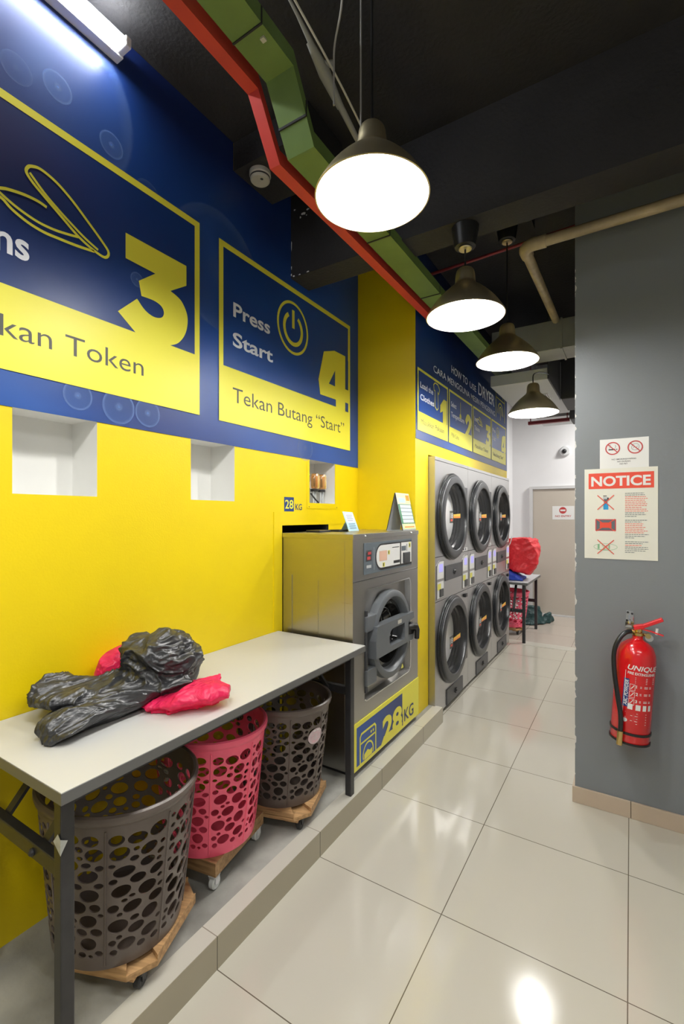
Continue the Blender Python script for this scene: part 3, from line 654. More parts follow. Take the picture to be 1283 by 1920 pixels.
mb.rect(F, 2.83, 2.86, 1.300, 1.334, .005, 1); mb.rect(F, 2.836, 2.85, 1.306, 1.325, .0055, 0); mb.rect(F, 2.716, 2.785, 1.285, 1.315, .005, 2); mb.rect(F, 2.795, 2.802, 1.28, 1.325, .005, 0)
mb.build('button', ['black', 'sticker_y', 'slate'], wm)
mb = MB(); mb.box(FX + .004, FX + .012, 2.74, 2.84, 1.205, 1.272); mb.build('coin_slot', 'dgrey_plastic', wm, bevel=.002)
# door: ring, bar with slot, hinges, handle, glass bowl
door = MB(); cX = FX + RD
door.lathe([(.232, -.002), (.262, .0), (.268, .02), (.262, .050), (.248, .058), (.226, .056), (.212, .040), (.205, .010)], (cX, DCY, DCZ), 'X', 72)
dr = door.build('door_ring', 'grey_plastic', wm, True)
gl = MB(); gl.lathe([(.235, -.03), (.206, -.015), (.206, .012), (.18, .018), (.165, -.02), (.12, -.09), (.05, -.11), (.0005, -.112)], (cX, DCY, DCZ), 'X', 64); gl.build('glass_bowl', 'dglass', wm, True)
rr = MB()
for k, (a, dx) in enumerate(((.15, -.03), (.11, -.07))): rr.lathe([(a + .004, dx), (a + .002, dx + .006), (a - .004, dx + .006), (a - .006, dx)], (cX, DCY, DCZ), 'X', 48)
rr.build('bowl_ring', 'chrome', wm, True)
D = lambda u, v, h: (cX + .05 + h, u, v)
hw = [(2.49, .735), (2.70, .735), (2.70, .825), (2.515, .825)]
bar = [(DCY - .262, .700), (DCY + .255, .702), (DCY + .268, .735), (DCY + .18, .742), (DCY + .18, .83), (DCY + .268, .84), (DCY + .262, .880), (DCY - .25, .880), (DCY - .266, .80)]
slot = spline([(2.475, .76), (2.49, .738), (2.52, .733), (2.66, .733), (2.69, .738), (2.69, .83), (2.66, .833), (2.53, .833), (2.49, .82), (2.475, .79)], 3, True)
slot = [(p[0], p[1]) for p in slot]
mb = MB(); mb.poly(D, bar, .024, 0, [slot])
n_ = len(bar)
for L in (bar, slot):
    n_ = len(L); mb.add([D(p[0], p[1], -.03) for p in L] + [D(p[0], p[1], .024) for p in L], [(i, (i + 1) % n_, n_ + (i + 1) % n_, n_ + i) for i in range(n_)])
mb.build('door_bar', 'grey_plastic', wm)
mb = MB(); mb.rect(D, 2.585, 2.640, .845, .868, .026); mb.build('door_tag', 'ivory', wm)
for z0, z1 in ((.860, .950), (.560, .650)):
    mb = MB(); mb.box(cX, cX + .05, 2.243, 2.36, z0, z1); mb.build('hinge', 'grey_plastic', wm, bevel=.006)
mb = MB(); mb.tube([(cX + .035, 2.255, .525), (cX + .035, 2.255, .98)], .011, 12); mb.build('hinge_pin', 'dgrey_plastic', wm, True)
mb = MB(); mb.lathe([(.001, .0), (.05, .0), (.05, .02), (.038, .026), (.001, .026)], (cX + .045, 2.815, .765), 'X', 24); mb.tube([(cX + .055, 2.79, .785), (cX + .075, 2.80, .79), (cX + .085, 2.835, .785), (cX + .088, 2.855, .76), (cX + .085, 2.858, .70)], [.02, .022, .022, .018, .016], 12)
mb.build('door_handle', 'black', wm, True)
mb = MB(); mb.poly(F, [(2.66, .548), (2.70, .548), (2.68, .578)], RD + .062); mb.build('warning_sticker', 'sticker_y', wm)
# sign on the lower front
mb = MB(); mb.slab(F, [(Y0 - .002, .142), (Y1 + .002, .142), (Y1 + .002, .395), (Y0 - .002, .395)], .0004, .005)
sg = mb.build('sign_board', 'pyellow', wm)
mb = MB(); mb.poly(F, [(2.143, .162), (2.43, .162), (2.465, .198), (2.56, .198), (2.60, .188), (2.727, .188), (2.727, .370), (2.143, .370)], .0056); mb.build('sign_field', 'navy', sg)
mb = MB(); mb.text(F, '28', 2.445, .172, .142, .275, .0064, 0, .04); mb.build('sign_numeral', 'pyellow', sg)
mb = MB(); mb.text(F, 'KG', 2.755, .178, .078, .15, .0064, 0, .012); mb.rect(F, 2.722, 2.734, .162, .235, .0062, 0); mb.build('sign_lettering', 'navy2', sg)
mb = MB(); mb.stroke(F, [(2.18, .162), (2.18, .305), (2.195, .320), (2.345, .320), (2.36, .305), (2.36, .162)], .012, .0064); mb.stroke(F, [(2.18, .268), (2.36, .268)], .010, .0064)
mb.stroke(F, circ(2.27, .19, .058, .058, -.35, PI + .35), .010, .0064); mb.disc(F, 2.305, .292, .008, .008, .0064); mb.disc(F, 2.33, .292, .008, .008, .0064)
mb.poly(F, [(2.225, .165), (2.315, .165), (2.318, .20), (2.29, .195), (2.265, .21), (2.225, .195)], .0063); mb.build('sign_icon', 'pyellow', sg)
# calendar and leaflet on the washer
cal = thing('desk_calendar', 'tent-shaped desk calendar standing on the washing machine top', 'calendar', (-1.31, 2.88, ZT))
ca0, ca1 = 2.765, 2.975; ap = (-1.315, ZT + .25); fr_ = (-1.258, ZT + .003); bk = (-1.375, ZT + .003)
mb = MB(); th = .003
def sl(mb, p, q, m=0, t=.0025, y0=ca0, y1=ca1):
    d = Vector((q[0] - p[0], 0, q[1] - p[1])).normalized(); nn = Vector((d.z, 0, -d.x)) * t
    a = Vector((p[0], y0, p[1])); b = Vector((q[0], y0, q[1])); e = Vector((0, y1 - y0, 0))
    v = [a, b, b + nn, a + nn]; v = v + [x + e for x in v]
    mb.add(v, [(0, 1, 2, 3), (7, 6, 5, 4), (1, 0, 4, 5), (2, 1, 5, 6), (3, 2, 6, 7), (0, 3, 7, 4)], m)
sl(mb, ap, bk, 0); sl(mb, fr_, ap, 0); sl(mb, bk, fr_, 0, .002); mb.build('stand', ['lduct'], cal)
mb = MB()
for p_, q_ in ((ap, bk), (fr_, ap)): mb.beam((p_[0], ca0 - .001, p_[1]), (q_[0], ca0 - .001, q_[1]), .004, .004, 0, (0, 1, 0))
mb.build('cover_edge', 'dgrey_plastic', cal)
def cpage(u, v, h):   # u along Y, v up the sloping front
    d = Vector((ap[0] - fr_[0], ap[1] - fr_[1])); L = d.length; d = d / L; nn = Vector((d.y, -d.x))
    p = Vector(fr_) + d * (v * L) + nn * (.003 + h); return (p.x, ca0 + u * (ca1 - ca0), p.y)
mb = MB(); mb.rect(cpage, .0, 1, .03, 1, .001, 0)
mb.rect(cpage, .03, .97, .03, .19, .0016, 1); mb.rect(cpage, .0, 1, .17, .70, .0016, 2); mb.rect(cpage, .03, .97, .71, .99, .0016, 1); mb.rect(cpage, .1, .6, .74, .87, .002, 4); mb.rect(cpage, .68, .95, .80, .95, .002, 5)
for k in range(5): mb.rect(cpage, .12, .95, .20 + k * .10, .28 + k * .10, .002, 3)
for k in range(4): mb.rect(cpage, .12, .95, .283 + k * .10, .297 + k * .10, .002, 6)
for k in range(5):
    for j in range(7): mb.rect(cpage, .15 + j * .115, .21 + j * .115, .222 + k * .10, .255 + k * .10, .0024, 4)
mb.rect(cpage, .15, .9, .07, .10, .002, 5)
mb.build('page', ['wpaper', 'lime', 'calgreen', 'wpaper', 'skyblue', 'orange', 'calblue'], cal)
lf = thing('leaflet_stand', 'small pale blue leaflet propped up on the washing machine top', 'leaflet', (-1.51, 2.54, ZT))
Lm = lambda u, v, h: (-1.50 - v * .35 + h, 2.485 + u + v * .0, ZT + .002 + v * .94)
mb = MB(); mb.slab(Lm, [(0, 0), (.125, 0), (.115, .128), (-.005, .132)], 0, .003); mb.add([Lm(.02, .08, 0), Lm(.1, .08, 0), (-1.575, 2.585, ZT + .001), (-1.575, 2.505, ZT + .001)], [(0, 1, 2, 3)]); mb.build('card', 'skyblue', lf)
mb = MB(); mb.rect(Lm, .01, .105, .060, .120, .0038, 0)
for k in range(4): mb.rect(Lm, .02, .095 - .01 * (k % 2), .105 - k * .012, .109 - k * .012, .0044, 1)
for k in range(3): mb.rect(Lm, .02, .10, .045 - k * .014, .051 - k * .014, .0040, 1)
mb.build('printing', ['wpaper', 'calblue'], lf)

# ------------------------------------------------------------------ stacked dryers
PX = -1.22; P = wallX(PX); DW_ = .8135
def make_dryer(y0, label, group):
    t = thing('stacked_dryer', label, 'dryer', (-1.55, y0 + DW_ / 2, 0), group)
    y1 = y0 + DW_ - .003; zt = 1.948; bx = -1.90; cy = y0 + .385
    mb = MB()
    mb.quad((bx, y0, .02), (PX, y0, .02), (PX, y0, zt), (bx, y0, zt)); mb.quad((PX, y1, .02), (bx, y1, .02), (bx, y1, zt), (PX, y1, zt))
    mb.quad((bx, y0, zt), (PX, y0, zt), (PX, y1, zt), (bx, y1, zt)); mb.quad((bx, y1, .02), (bx, y0, .02), (bx, y0, zt), (bx, y1, zt))
    for a, b in ((1.203, zt - .028), (.17, .866)): circle_hole_plate(mb, P, y0, y1, a, b, cy, 1.503 if a > 1 else .525, .27)
    mb.rect(P, y0, y1, .03, .17, 0); mb.rect(P, y0, y1, .870, 1.199, 0); mb.rect(P, y0, y1, zt - .024, zt, 0)
    for z in (.866, 1.199, zt - .028): mb.rect(P, y0, y1, z, z + .004, -.004, 1)
    mb.box(bx, PX - .03, y0 + .01, y1 - .01, 0, .03, 1)
    mb.build('casing', ['steel_dryer', 'dark'], t)
    for dz, cz in enumerate((1.503, .525)):
        mb = MB()
        mb.lathe([(.330, .026), (.330, .031), (.326, .036), (.320, .038), (.274, .042), (.268, .040), (.264, .034)], (PX, cy, cz), 'X', 72)
        ring = mb.build('door_ring', 'dgrey_plastic', t, True)
        mb = MB(); mb.lathe([(.338, 0), (.346, .003), (.346, .014), (.337, .018), (.337, .026), (.330, .027)], (PX, cy, cz), 'X', 72); mb.build('ring_side_shade', 'black_rubber', ring, True)  # outer side of the ring, its shade put in as black
        mb = MB(); mb.lathe([(.263, .038), (.255, .01), (.258, -.01), (.245, -.02), (.246, -.036), (.236, -.042), (.236, -.062), (.225, -.066)], (PX, cy, cz), 'X', 72); mb.build('gasket', 'black_rubber', ring, True)
        mb = MB(); mb.lathe([(.228, -.10), (.20, -.094), (.12, -.085), (.0005, -.08)], (PX + .035, cy, cz), 'X', 64); mb.build('drum_back', 'lglass', ring, True)
        mb = MB(); mb.lathe([(.266, .030), (.20, .030), (.10, .030), (.0005, .030)], (PX, cy, cz), 'X', 64); mb.build('door_glass', 'clear', ring, True)
        G = lambda u, v, h: (PX + .031 + h, u, v)
        mb = MB(); mb.rect(G, cy - .15, cy - .065, cz - .05, cz + .045, 0, 0); mb.text(G, '18', cy - .14, cz - .012, .042, .06, .001, 1, .02); mb.rect(G, cy - .13, cy - .085, cz - .036, cz - .020, .001, 2)
        mb.build('load_sticker', ['pgrey', 'wpaper', 'sred'], ring)
        mb = MB(); mb.rect(G, cy - .060, cy + .115, cz - .012, cz + .002, 0, 0); mb.poly(G, [(cy - .060, cz + .002), (cy + .115, cz + .002), (cy + .115, cz + .024), (cy - .060, cz + .018)], 0, 1)
        mb.build('arrow_tape', ['orange', 'strip_y'], ring)
        mb = MB(); zc = cz + (.20 if dz == 0 else -.20)
        mb.box(PX, PX + .012, cy + .285, cy + .375, zc - .05, zc + .05); mb.build('hinge', 'plate', t, bevel=.003)
        mb = MB(); zc = cz + (.13 if dz == 0 else .30); mb.box(PX, PX + .02, cy + .30, cy + .35, zc - .015, zc + .015); mb.build('latch', 'black', t, bevel=.003)
    for ya, yb in ((y0 + .028, y0 + .185), (y1 - .165, y1 - .012)):
        mb = MB(); mb.slab(P, [(ya, .885), (yb, .885), (yb, 1.172), (ya + .05, 1.172), (ya, 1.135)], .0004, .004)
        kp = mb.build('keypad', 'steel_front', t)
        mb = MB(); mb.poly(P, [(ya + .008, 1.035), (yb - .008, 1.035), (yb - .008, 1.164), (ya + .055, 1.164), (ya + .02, 1.15), (ya + .008, 1.12)], .0046, 0); mb.rect(P, ya + .008, yb - .008, .892, 1.015, .0046, 0)
        mb.build('keypad_face', 'wpaper', kp)
        mb = MB(); mb.rect(P, ya + .045, yb - .03, 1.085, 1.145, .0054); mb.build('screen', 'lilac', kp)
        mb = MB(); mb.rect(P, ya + .012, ya + .085, .955, 1.00, .0054); mb.build('yellow_label', 'sticker_y', kp)
        mb = MB(); mb.box(PX + .004, PX + .012, ya + .055, yb - .03, .90, .958); mb.build('token_slot', 'dgrey_plastic', kp)
    for (ya, yb, za, zb), nm in (((y0 + .212, y1 - .187, 1.005, 1.122), 'cover_plate'), ((y0 + .245, y1 - .165, .032, .152), 'lint_drawer')):
        mb = MB(); mb.box(PX, PX + .008, ya, yb, za, zb); pl = mb.build(nm, 'plate', t, bevel=.002)
        mb = MB(); c = (ya + yb) / 2; zc = (za + zb) / 2; mb.sphere((PX + .01, c, zc), .014, 12); mb.beam((PX + .012, c - .022, zc - .012), (PX + .012, c + .022, zc + .012), .008, .008); mb.beam((PX + .012, c, zc - .022), (PX + .012, c, zc + .018), .008, .008); mb.build('lock', 'black', pl)
    mb = MB(); mb.rect(P, y1 - .155, y1 - .02, 1.205, 1.235, .001, 0); mb.rect(P, y1 - .135, y1 - .115, 1.211, 1.229, .0018, 1); mb.rect(P, y1 - .08, y1 - .06, 1.211, 1.229, .0018, 1); mb.build('caution_sticker', ['wpaper', 'black'], t)
    return t
yd = 3.246
d0 = make_dryer(yd, 'stacked double dryer nearest the washing machine, beside the yellow column', 'stacked dryers along the left wall')
dup(d0, (-1.55, yd + DW_ * 1.5, 0), 'middle one of the three stacked double dryers', 'stacked dryers along the left wall')
dup(d0, (-1.55, yd + DW_ * 2.5, 0), 'farthest stacked double dryer, next to the white rear room', 'stacked dryers along the left wall')

# ------------------------------------------------------------------ tables
def make_table(label, x0, x1, y0, y1, zt, zf, cz, tagged=False, top='cream'):
    t = thing('folding_table', label, 'table', ((x0 + x1) / 2, (y0 + y1) / 2, zf))
    mb = MB(); mb.box(x0, x1, y0, y1, zt - .002, zt, 0); mb.box(x0 - .001, x1 + .001, y0 - .001, y1 + .001, zt - .03, zt - .002, 1)
    mb.build('tabletop', [top, 'edge'], t)
    lw = .034
    for yy, sg_ in ((y0 + .03, 1), (y1 - .08, -1)):
        for xx in (x0 + .05, x1 - .045):
            mb = MB(); mb.box(xx - lw / 2, xx + lw / 2, yy - lw / 2, yy + lw / 2, zf, zt - .03); mb.build('leg', 'frame', t, bevel=.003)
        mb = MB(); mb.box(x0 + .05, x1 - .045, yy - .014, yy + .014, cz - .02, cz + .02); mb.build('crossbar', 'frame', t, bevel=.003)
        for fx in (.32, .70):
            xx = x0 + (x1 - x0) * fx
            mb = MB(); mb.beam((xx, yy + sg_ * .012, cz + .0), (xx + .0, yy + sg_ * .17, zt - .03), .028, .010)
            mb.sphere((xx, yy - sg_ * .016, cz), .01, 10); mb.build('brace', 'frame', t)
    for xx in (x0 + .05, x1 - .045):
        mb = MB(); mb.box(xx - .012, xx + .012, y0 + .03, y1 - .08, zt - .055, zt - .03); mb.build('rail', 'frame', t)
    if tagged:
        mb = MB(); xx = x1 - .045 + lw / 2 + .002; yy = y0 + .03 - lw / 2 - .002; z = cz + .075
        mb.add([(xx - .034, yy, z - .003), (xx - .010, yy - .001, z + .024), (xx + .002, yy - .001, z + .014), (xx + .002, yy - .001, z - .026), (xx + .003, yy + .016, z + .004)], [(0, 3, 2, 1), (3, 4, 2)])
        mb.build('paper_tape', 'tape', t)
    return t
make_table('long white folding table with black steel legs along the yellow wall', -1.728, -1.152, .582, 2.072, .845, .11, .63, True)
make_table('grey-topped folding table at the rear beside the last dryer', -1.58, -1.03, 5.77, 6.70, .72, .0, .38, top='lduct')

# ------------------------------------------------------------------ laundry baskets and dollies
def basket_mesh(rt_x, rt_y, rb, z0, z1, seed):
    """perforated wall: packed oval holes cut in the unrolled strip, then rolled up"""
    rnd = random.Random(seed); U = 1.0; Hh = z1 - z0; Lc = 2 * PI * .205
    nseam = 8; holes = []
    sizes = [.0215] * 80 + [.018] * 170 + [.0142] * 260 + [.0105] * 380 + [.0072] * 460
    for r in sizes:
        for tr in range(160):
            u = rnd.uniform(0, Lc); v = rnd.uniform(.035 + r, Hh - .045 - r); a = r * rnd.uniform(1.05, 1.3); b = r * rnd.uniform(.78, .95)
            pos = (u / Lc * nseam) % 1.0; wd = Lc / nseam
            if min(pos, 1 - pos) * wd < a + .004: continue
            ok = True
            for (hu, hv, ha, hb, th) in holes:
                du = abs(u - hu)
                du = min(du, Lc - du); dv = v - hv
                if math.hypot(du / (a + ha + .0052), dv / (b + hb + .0052)) < 1: ok = False; break
            if ok: holes.append((u, v, a, b, rnd.uniform(-.25, .25))); break
    co = []; 
    for (u, v, a, b, th) in holes:
        n = 18 if a > .014 else 12; c, s_ = math.cos(th), math.sin(th)
        for k in range(n):
            q = 2 * PI * k / n; co.append((u + a * math.cos(q) * c - b * math.sin(q) * s_, v + a * math.cos(q) * s_ + b * math.sin(q) * c))
    NU, NV = 120, 34
    def inside(u, v, g=1.0):
        for (hu, hv, ha, hb, th) in holes:
            if abs(u - hu) > .035 or abs(v - hv) > .035: continue
            c, s_ = math.cos(th), math.sin(th); x = (u - hu) * c + (v - hv) * s_; y = -(u - hu) * s_ + (v - hv) * c
            if (x / ha) ** 2 + (y / hb) ** 2 < g: return True
        return False
    for i in range(NU + 1):
        for j in range(NV + 1):
            u = Lc * i / NU; v = Hh * j / NV
            if not inside(u, v, 1.35) or i in (0, NU) or j in (0, NV): co.append((u, v))
    res = delaunay_2d_cdt([Vector(c) for c in co], [], [], 0, 1e-6)
    V = res[0]; T = [t for t in res[2] if not inside(sum(V[i].x for i in t) / 3, sum(V[i].y for i in t) / 3, .97)]
    def shape(u, v, inset):
        f = v / Hh; a = 2 * PI * u / Lc; e = f ** .9
        rx = rb + (rt_x - rb) * e - inset; ry = rb * .97 + (rt_y - rb * .97) * e - inset
        return (rx * math.cos(a), ry * math.sin(a), z0 + v)
    mb = MB(); n = len(V)
    vs = [shape(p.x, p.y, 0) for p in V] + [shape(p.x, p.y, .0035) for p in V]
    fs = []; edges = {}
    for t in T:
        a, b, c = t
        if (V[b] - V[a]).x * (V[c] - V[a]).y - (V[b] - V[a]).y * (V[c] - V[a]).x < 0: b, c = c, b
        fs.append((a, b, c)); fs.append((a + n, c + n, b + n))
        for e in ((a, b), (b, c), (c, a)):
            edges[e] = edges.get(e, 0) + 1
    for (a, b) in list(edges):
        if (b, a) not in edges:
            ua, ub = V[a].x, V[b].x
            if (ua < 1e-5 and ub < 1e-5) or (ua > Lc - 1e-5 and ub > Lc - 1e-5): continue
            fs.append((b, a, a + n, b + n))
    mb.add(vs, fs)
    return mb, shape, Lc, Hh
BZ0, BZ1 = .0, .445
wallmb, bshape, bLc, bH = basket_mesh(.238, .208, .182, BZ0, BZ1, 11)
def make_basket(loc, label, m, group, sticker=None, stang=0):
    t = thing('laundry_basket', label, 'basket', (0, 0, 0), group)
    wallmb.build('wall', m, t, True, angle=50)
    mb = MB()
    ring = [bshape(bLc * k / 72, bH, 0) for k in range(72)]
    rx, ry = .238, .208
    prof = [(-.006, -.03), (.006, -.018), (.009, -.006), (.008, .003), (.002, .007), (-.006, .004), (-.008, -.03)]
    vs = []
    for dr_, dz in prof:
        for k in range(72): a = 2 * PI * k / 72; vs.append(((rx + dr_) * math.cos(a), (ry + dr_) * math.sin(a), BZ1 + dz))
    mb.add(vs, [(i * 72 + k, i * 72 + (k + 1) % 72, (i + 1) * 72 + (k + 1) % 72, (i + 1) * 72 + k) for i in range(len(prof) - 1) for k in range(72)])
    mb.build('rim', m, t, True)
    mb = MB(); seg = 64
    vs = [((.182 - .002) * math.cos(2 * PI * k / seg), (.182 * .97 - .002) * math.sin(2 * PI * k / seg), z) for z in (BZ0, BZ0 + .006) for k in range(seg)]
    mb.add(vs, [tuple(range(seg))[::-1], tuple(range(seg, 2 * seg))]); mb.build('base', m, t)
    for k in range(8):
        u = bLc * k / 8; mb = MB(); pts = []
        for j in range(13): v = .012 + (bH - .05) * j / 12; pts.append(bshape(u, v, -.0005))
        mb.tube(pts, .0028, 6); mb.build('seam_rib', m, t, True)
    if sticker:
        fn = lambda u, v, h: bshape((stang / (2 * PI) * bLc + u) % bLc, v, -.002 - h)
        sx = .05; mb = MB()
        mb.disc(fn, 0, .31, .042, .036, .001, 0, 28)
        for q, wl in enumerate((.03, .05, .055, .05)): mb.rect(fn, -wl / 2, wl / 2, .325 - q * .010, .328 - q * .010, .0018, 4)
        mb.rect(fn, -.018, .0, .283, .292, .0018, 3); mb.rect(fn, .006, .014, .284, .291, .0018, 1); mb.rect(fn, -.016, .02, .334, .339, .0018, 2)
        mb.build('sticker', sticker, t)
    t.location = loc
    return t
def caster(par, x, y, ztop, m, kind):
    mb = MB(); r = .024
    mb.lathe([(.001, -.011), (r - .004, -.012), (r, -.008), (r, .008), (r - .004, .012), (.001, .011)], (x, y, r), 'X', 24)
    wv = mb.build('caster_wheel', m, par, True)
    mb = MB(); mb.box(x - .016, x + .016, y - .016, y + .016, ztop - .006, ztop); mb.box(x - .016, x - .013, y - .012, y + .012, r, ztop); mb.box(x + .013, x + .016, y - .012, y + .012, r, ztop); mb.tube([(x - .016, y, r), (x + .016, y, r)], .004, 8)
    mb.build('caster_fork', 'black' if kind == 'black' else 'white_metal', wv)
def make_dolly(label, kind, group):
    t = thing('wooden_dolly', label, 'dolly', (0, 0, 0), group)
    if kind == 'plank':
        hz = .055
        h_, c_ = .176, .115
        n8 = [(h_, -c_), (h_, c_), (c_, h_), (-c_, h_), (-h_, c_), (-h_, -c_), (-c_, -h_), (c_, -h_)]
        for k in range(8):   # ring of mitred boards
            if k % 2 == 0:
                a, b = n8[k], n8[(k + 1) % 8]; c_, d_ = (b[0] * .60, b[1] * .60), (a[0] * .60, a[1] * .60)
                mb = MB(); q = lambda u, v, h: (u, v, h); mb.slab(q, [a, b, c_, d_], .072, .09); mb.slab(lambda u, v, h: (u, v, h), [d_, c_, b, a], .072, .072001); mb.build('board', 'wood', t)
        mb = MB(); mb.slab(lambda u, v, h: (u, v, h), n8, .057, .074); mb.poly(lambda u, v, h: (u, v, h), n8, .057); mb.build('deck', 'wood', t)
        for sx in (-1, 1):
            mb = MB(); mb.box(.10 * sx - .03, .10 * sx + .03, -.165, .165, .048, .0575); mb.build('batten', 'wood', t)
        zt = .049
        for sx in (-1, 1):
            for sy in (-1, 1): caster(t, .125 * sx, .125 * sy, zt, 'black', 'black')
    else:
        mb = MB(); mb.box(-.165, .165, -.165, .165, .098, .112); mb.build('deck', 'wood2', t)
        for s_ in (-1, 1):
            mb = MB(); mb.box(-.165, .165, .155 * s_ - .01, .155 * s_ + .01, .06, .098); mb.build('side_board', 'wood2', t)
            mb = MB(); mb.box(.155 * s_ - .01, .155 * s_ + .01, -.145, .145, .06, .098); mb.build('side_board', 'wood2', t)
        for sx in (-1, 1):
            for sy in (-1, 1):
                mb = MB(); mb.box(.13 * sx - .015, .13 * sx + .015, .13 * sy - .015, .13 * sy + .015, .052, .0985); mb.build('corner_block', 'wood2', t)
                caster(t, .142 * sx, .142 * sy, .054, 'clear_wheel', 'white')
    return t
PZ = .1097
GB = 'laundry baskets under the table'; GD = 'dollies under the laundry baskets'
b1 = make_basket((-1.425, .903, PZ + .0905), 'near brown perforated laundry basket under the front end of the table', 'brown', GB)
b2 = make_basket((-1.475, 1.335, PZ + .1125), 'pink perforated laundry basket between the two brown ones under the table', 'pink', GB, ['wpaper', 'orange', 'lpink', 'calgreen', 'calblue'], -1.75)
b3 = make_basket((-1.435, 1.755, PZ + .09), 'far brown perforated laundry basket under the table by the washing machine', 'brown', GB, ['stick', 'lpink', 'wpaper', 'lpink', 'lpink'], -.18)
b1.scale = (1.09, 1.07, 1.04)
dl1 = make_dolly('octagonal wooden dolly with black wheels under the near brown basket', 'plank', GD); dl1.location = (-1.402, .921, PZ); dl1.rotation_euler.z = .38
dl2 = make_dolly('square wooden dolly with white wheels under the pink basket', 'box', GD); dl2.location = (-1.492, 1.338, PZ); dl2.rotation_euler.z = .17
dl3 = dup(dl1, (-1.414, 1.741, PZ), 'octagonal wooden dolly with black wheels under the brown basket by the washing machine', GD, .3)
b4 = dup(b2, (-1.345, 6.30, .092), 'pink perforated laundry basket under the rear table', None, 0)
dl4 = dup(dl1, (-1.345, 6.30, .002), 'wooden dolly under the pink basket at the rear table', None, .0)

# ------------------------------------------------------------------ crumpled bags
def crumple(name, blobs, m, label, cat, zmin, voxel=.006, amp=.012, freq=14, stretch=(1, 1, 1), seed=0, extra=None, smooth_it=6, fold=None):
    bm = bmesh.new()
    for b in blobs:
        if b[0] == 'hull':
            vs = [bm.verts.new(p) for p in b[1]]; r = bmesh.ops.convex_hull(bm, input=vs)
            dead = [g for g in r['geom_interior'] if isinstance(g, bmesh.types.BMVert)]
            if dead: bmesh.ops.delete(bm, geom=dead, context='VERTS')
        elif b[0] == 'ell':
            mt = Matrix.Translation(b[1]) @ (Matrix.Rotation(b[3], 4, 'Z') if len(b) > 3 else Matrix.Identity(4)) @ Matrix.Diagonal((*b[2], 1))
            bmesh.ops.create_uvsphere(bm, u_segments=24, v_segments=14, radius=1, matrix=mt)
        elif b[0] == 'loft':   # list of (centre, width, height) along a path
            P_ = b[1]; prev = None; seg = 20
            for i, (c, wd, hh) in enumerate(P_):
                c = Vector(c); d = (Vector(P_[min(i + 1, len(P_) - 1)][0]) - Vector(P_[max(i - 1, 0)][0])).normalized()
                s_ = d.cross(Vector((0, 0, 1))).normalized(); u_ = s_.cross(d)
                ring = [bm.verts.new(c + s_ * math.cos(2 * PI * k / seg) * wd + u_ * math.sin(2 * PI * k / seg) * hh) for k in range(seg)]
                if prev:
                    for k in range(seg): bm.faces.new((prev[k], prev[(k + 1) % seg], ring[(k + 1) % seg], ring[k]))
                else: bm.faces.new(ring[::-1])
                prev = ring
            bm.faces.new(prev)
    bmesh.ops.recalc_face_normals(bm, faces=bm.faces)
    me = bpy.data.meshes.new('tmp'); bm.to_mesh(me); bm.free()
    ob = bpy.data.objects.new('tmp', me); col.objects.link(ob)
    rm = ob.modifiers.new('r', 'REMESH'); rm.mode = 'VOXEL'; rm.voxel_size = voxel
    sm = ob.modifiers.new('s', 'SMOOTH'); sm.factor = .5; sm.iterations = smooth_it
    dg = bpy.context.evaluated_depsgraph_get(); ev = bpy.data.meshes.new_from_object(ob.evaluated_get(dg))
    bpy.data.objects.remove(ob)
    nrm = [Vector(v.normal) for v in ev.vertices]; off = Vector((seed * 7.3, seed * 3.1, seed * 5.7))
    for i, v in enumerate(ev.vertices):
        p = v.co.copy(); q = Vector((p.x * stretch[0], p.y * stretch[1], p.z * stretch[2])) * freq + off
        wv = Vector((noise.noise(q * .35), noise.noise(q * .35 + Vector((31.7, 4.2, 9.9))), noise.noise(q * .35 + Vector((7.7, 51.3, 22.1))))) * 1.6
        q2 = q + wv
        f1 = noise.voronoi(q2 * .62)[0]; rg = 1 - abs(noise.noise(q2 * .75 + Vector((3, 7, 1)))) * 1.9; r2 = 1 - abs(noise.noise(q2 * 1.9 + Vector((5, 2, 8)))) * 1.9
        d = (f1[0] * 1.1 - .55) * .9 + (rg * abs(rg) - .45) * .75 + (r2 * abs(r2) - .45) * .28
        v.co = p + nrm[i] * d * amp
    for v in ev.vertices:
        if v.co.z < zmin: v.co.z = zmin + (v.co.z - zmin) * .02
    zz = min(v.co.z for v in ev.vertices); cx_ = sum(v.co.x for v in ev.vertices) / len(ev.vertices); cy_ = sum(v.co.y for v in ev.vertices) / len(ev.vertices)
    o0 = Vector((cx_, cy_, zz))
    for v in ev.vertices: v.co -= o0
    ev.materials.clear(); ev.materials.append(M[m])
    ev.polygons.foreach_set('use_smooth', [True] * len(ev.polygons)); ev.polygons.foreach_set('material_index', [0] * len(ev.polygons))
    ev.name = name; o = bpy.data.objects.new(name, ev); col.objects.link(o); o.location = o0 + Vector((0, 0, max(0, zmin - zz)))
    ORG[o.as_pointer()] = o0
    return tag(o, label, cat)
TZ = .845
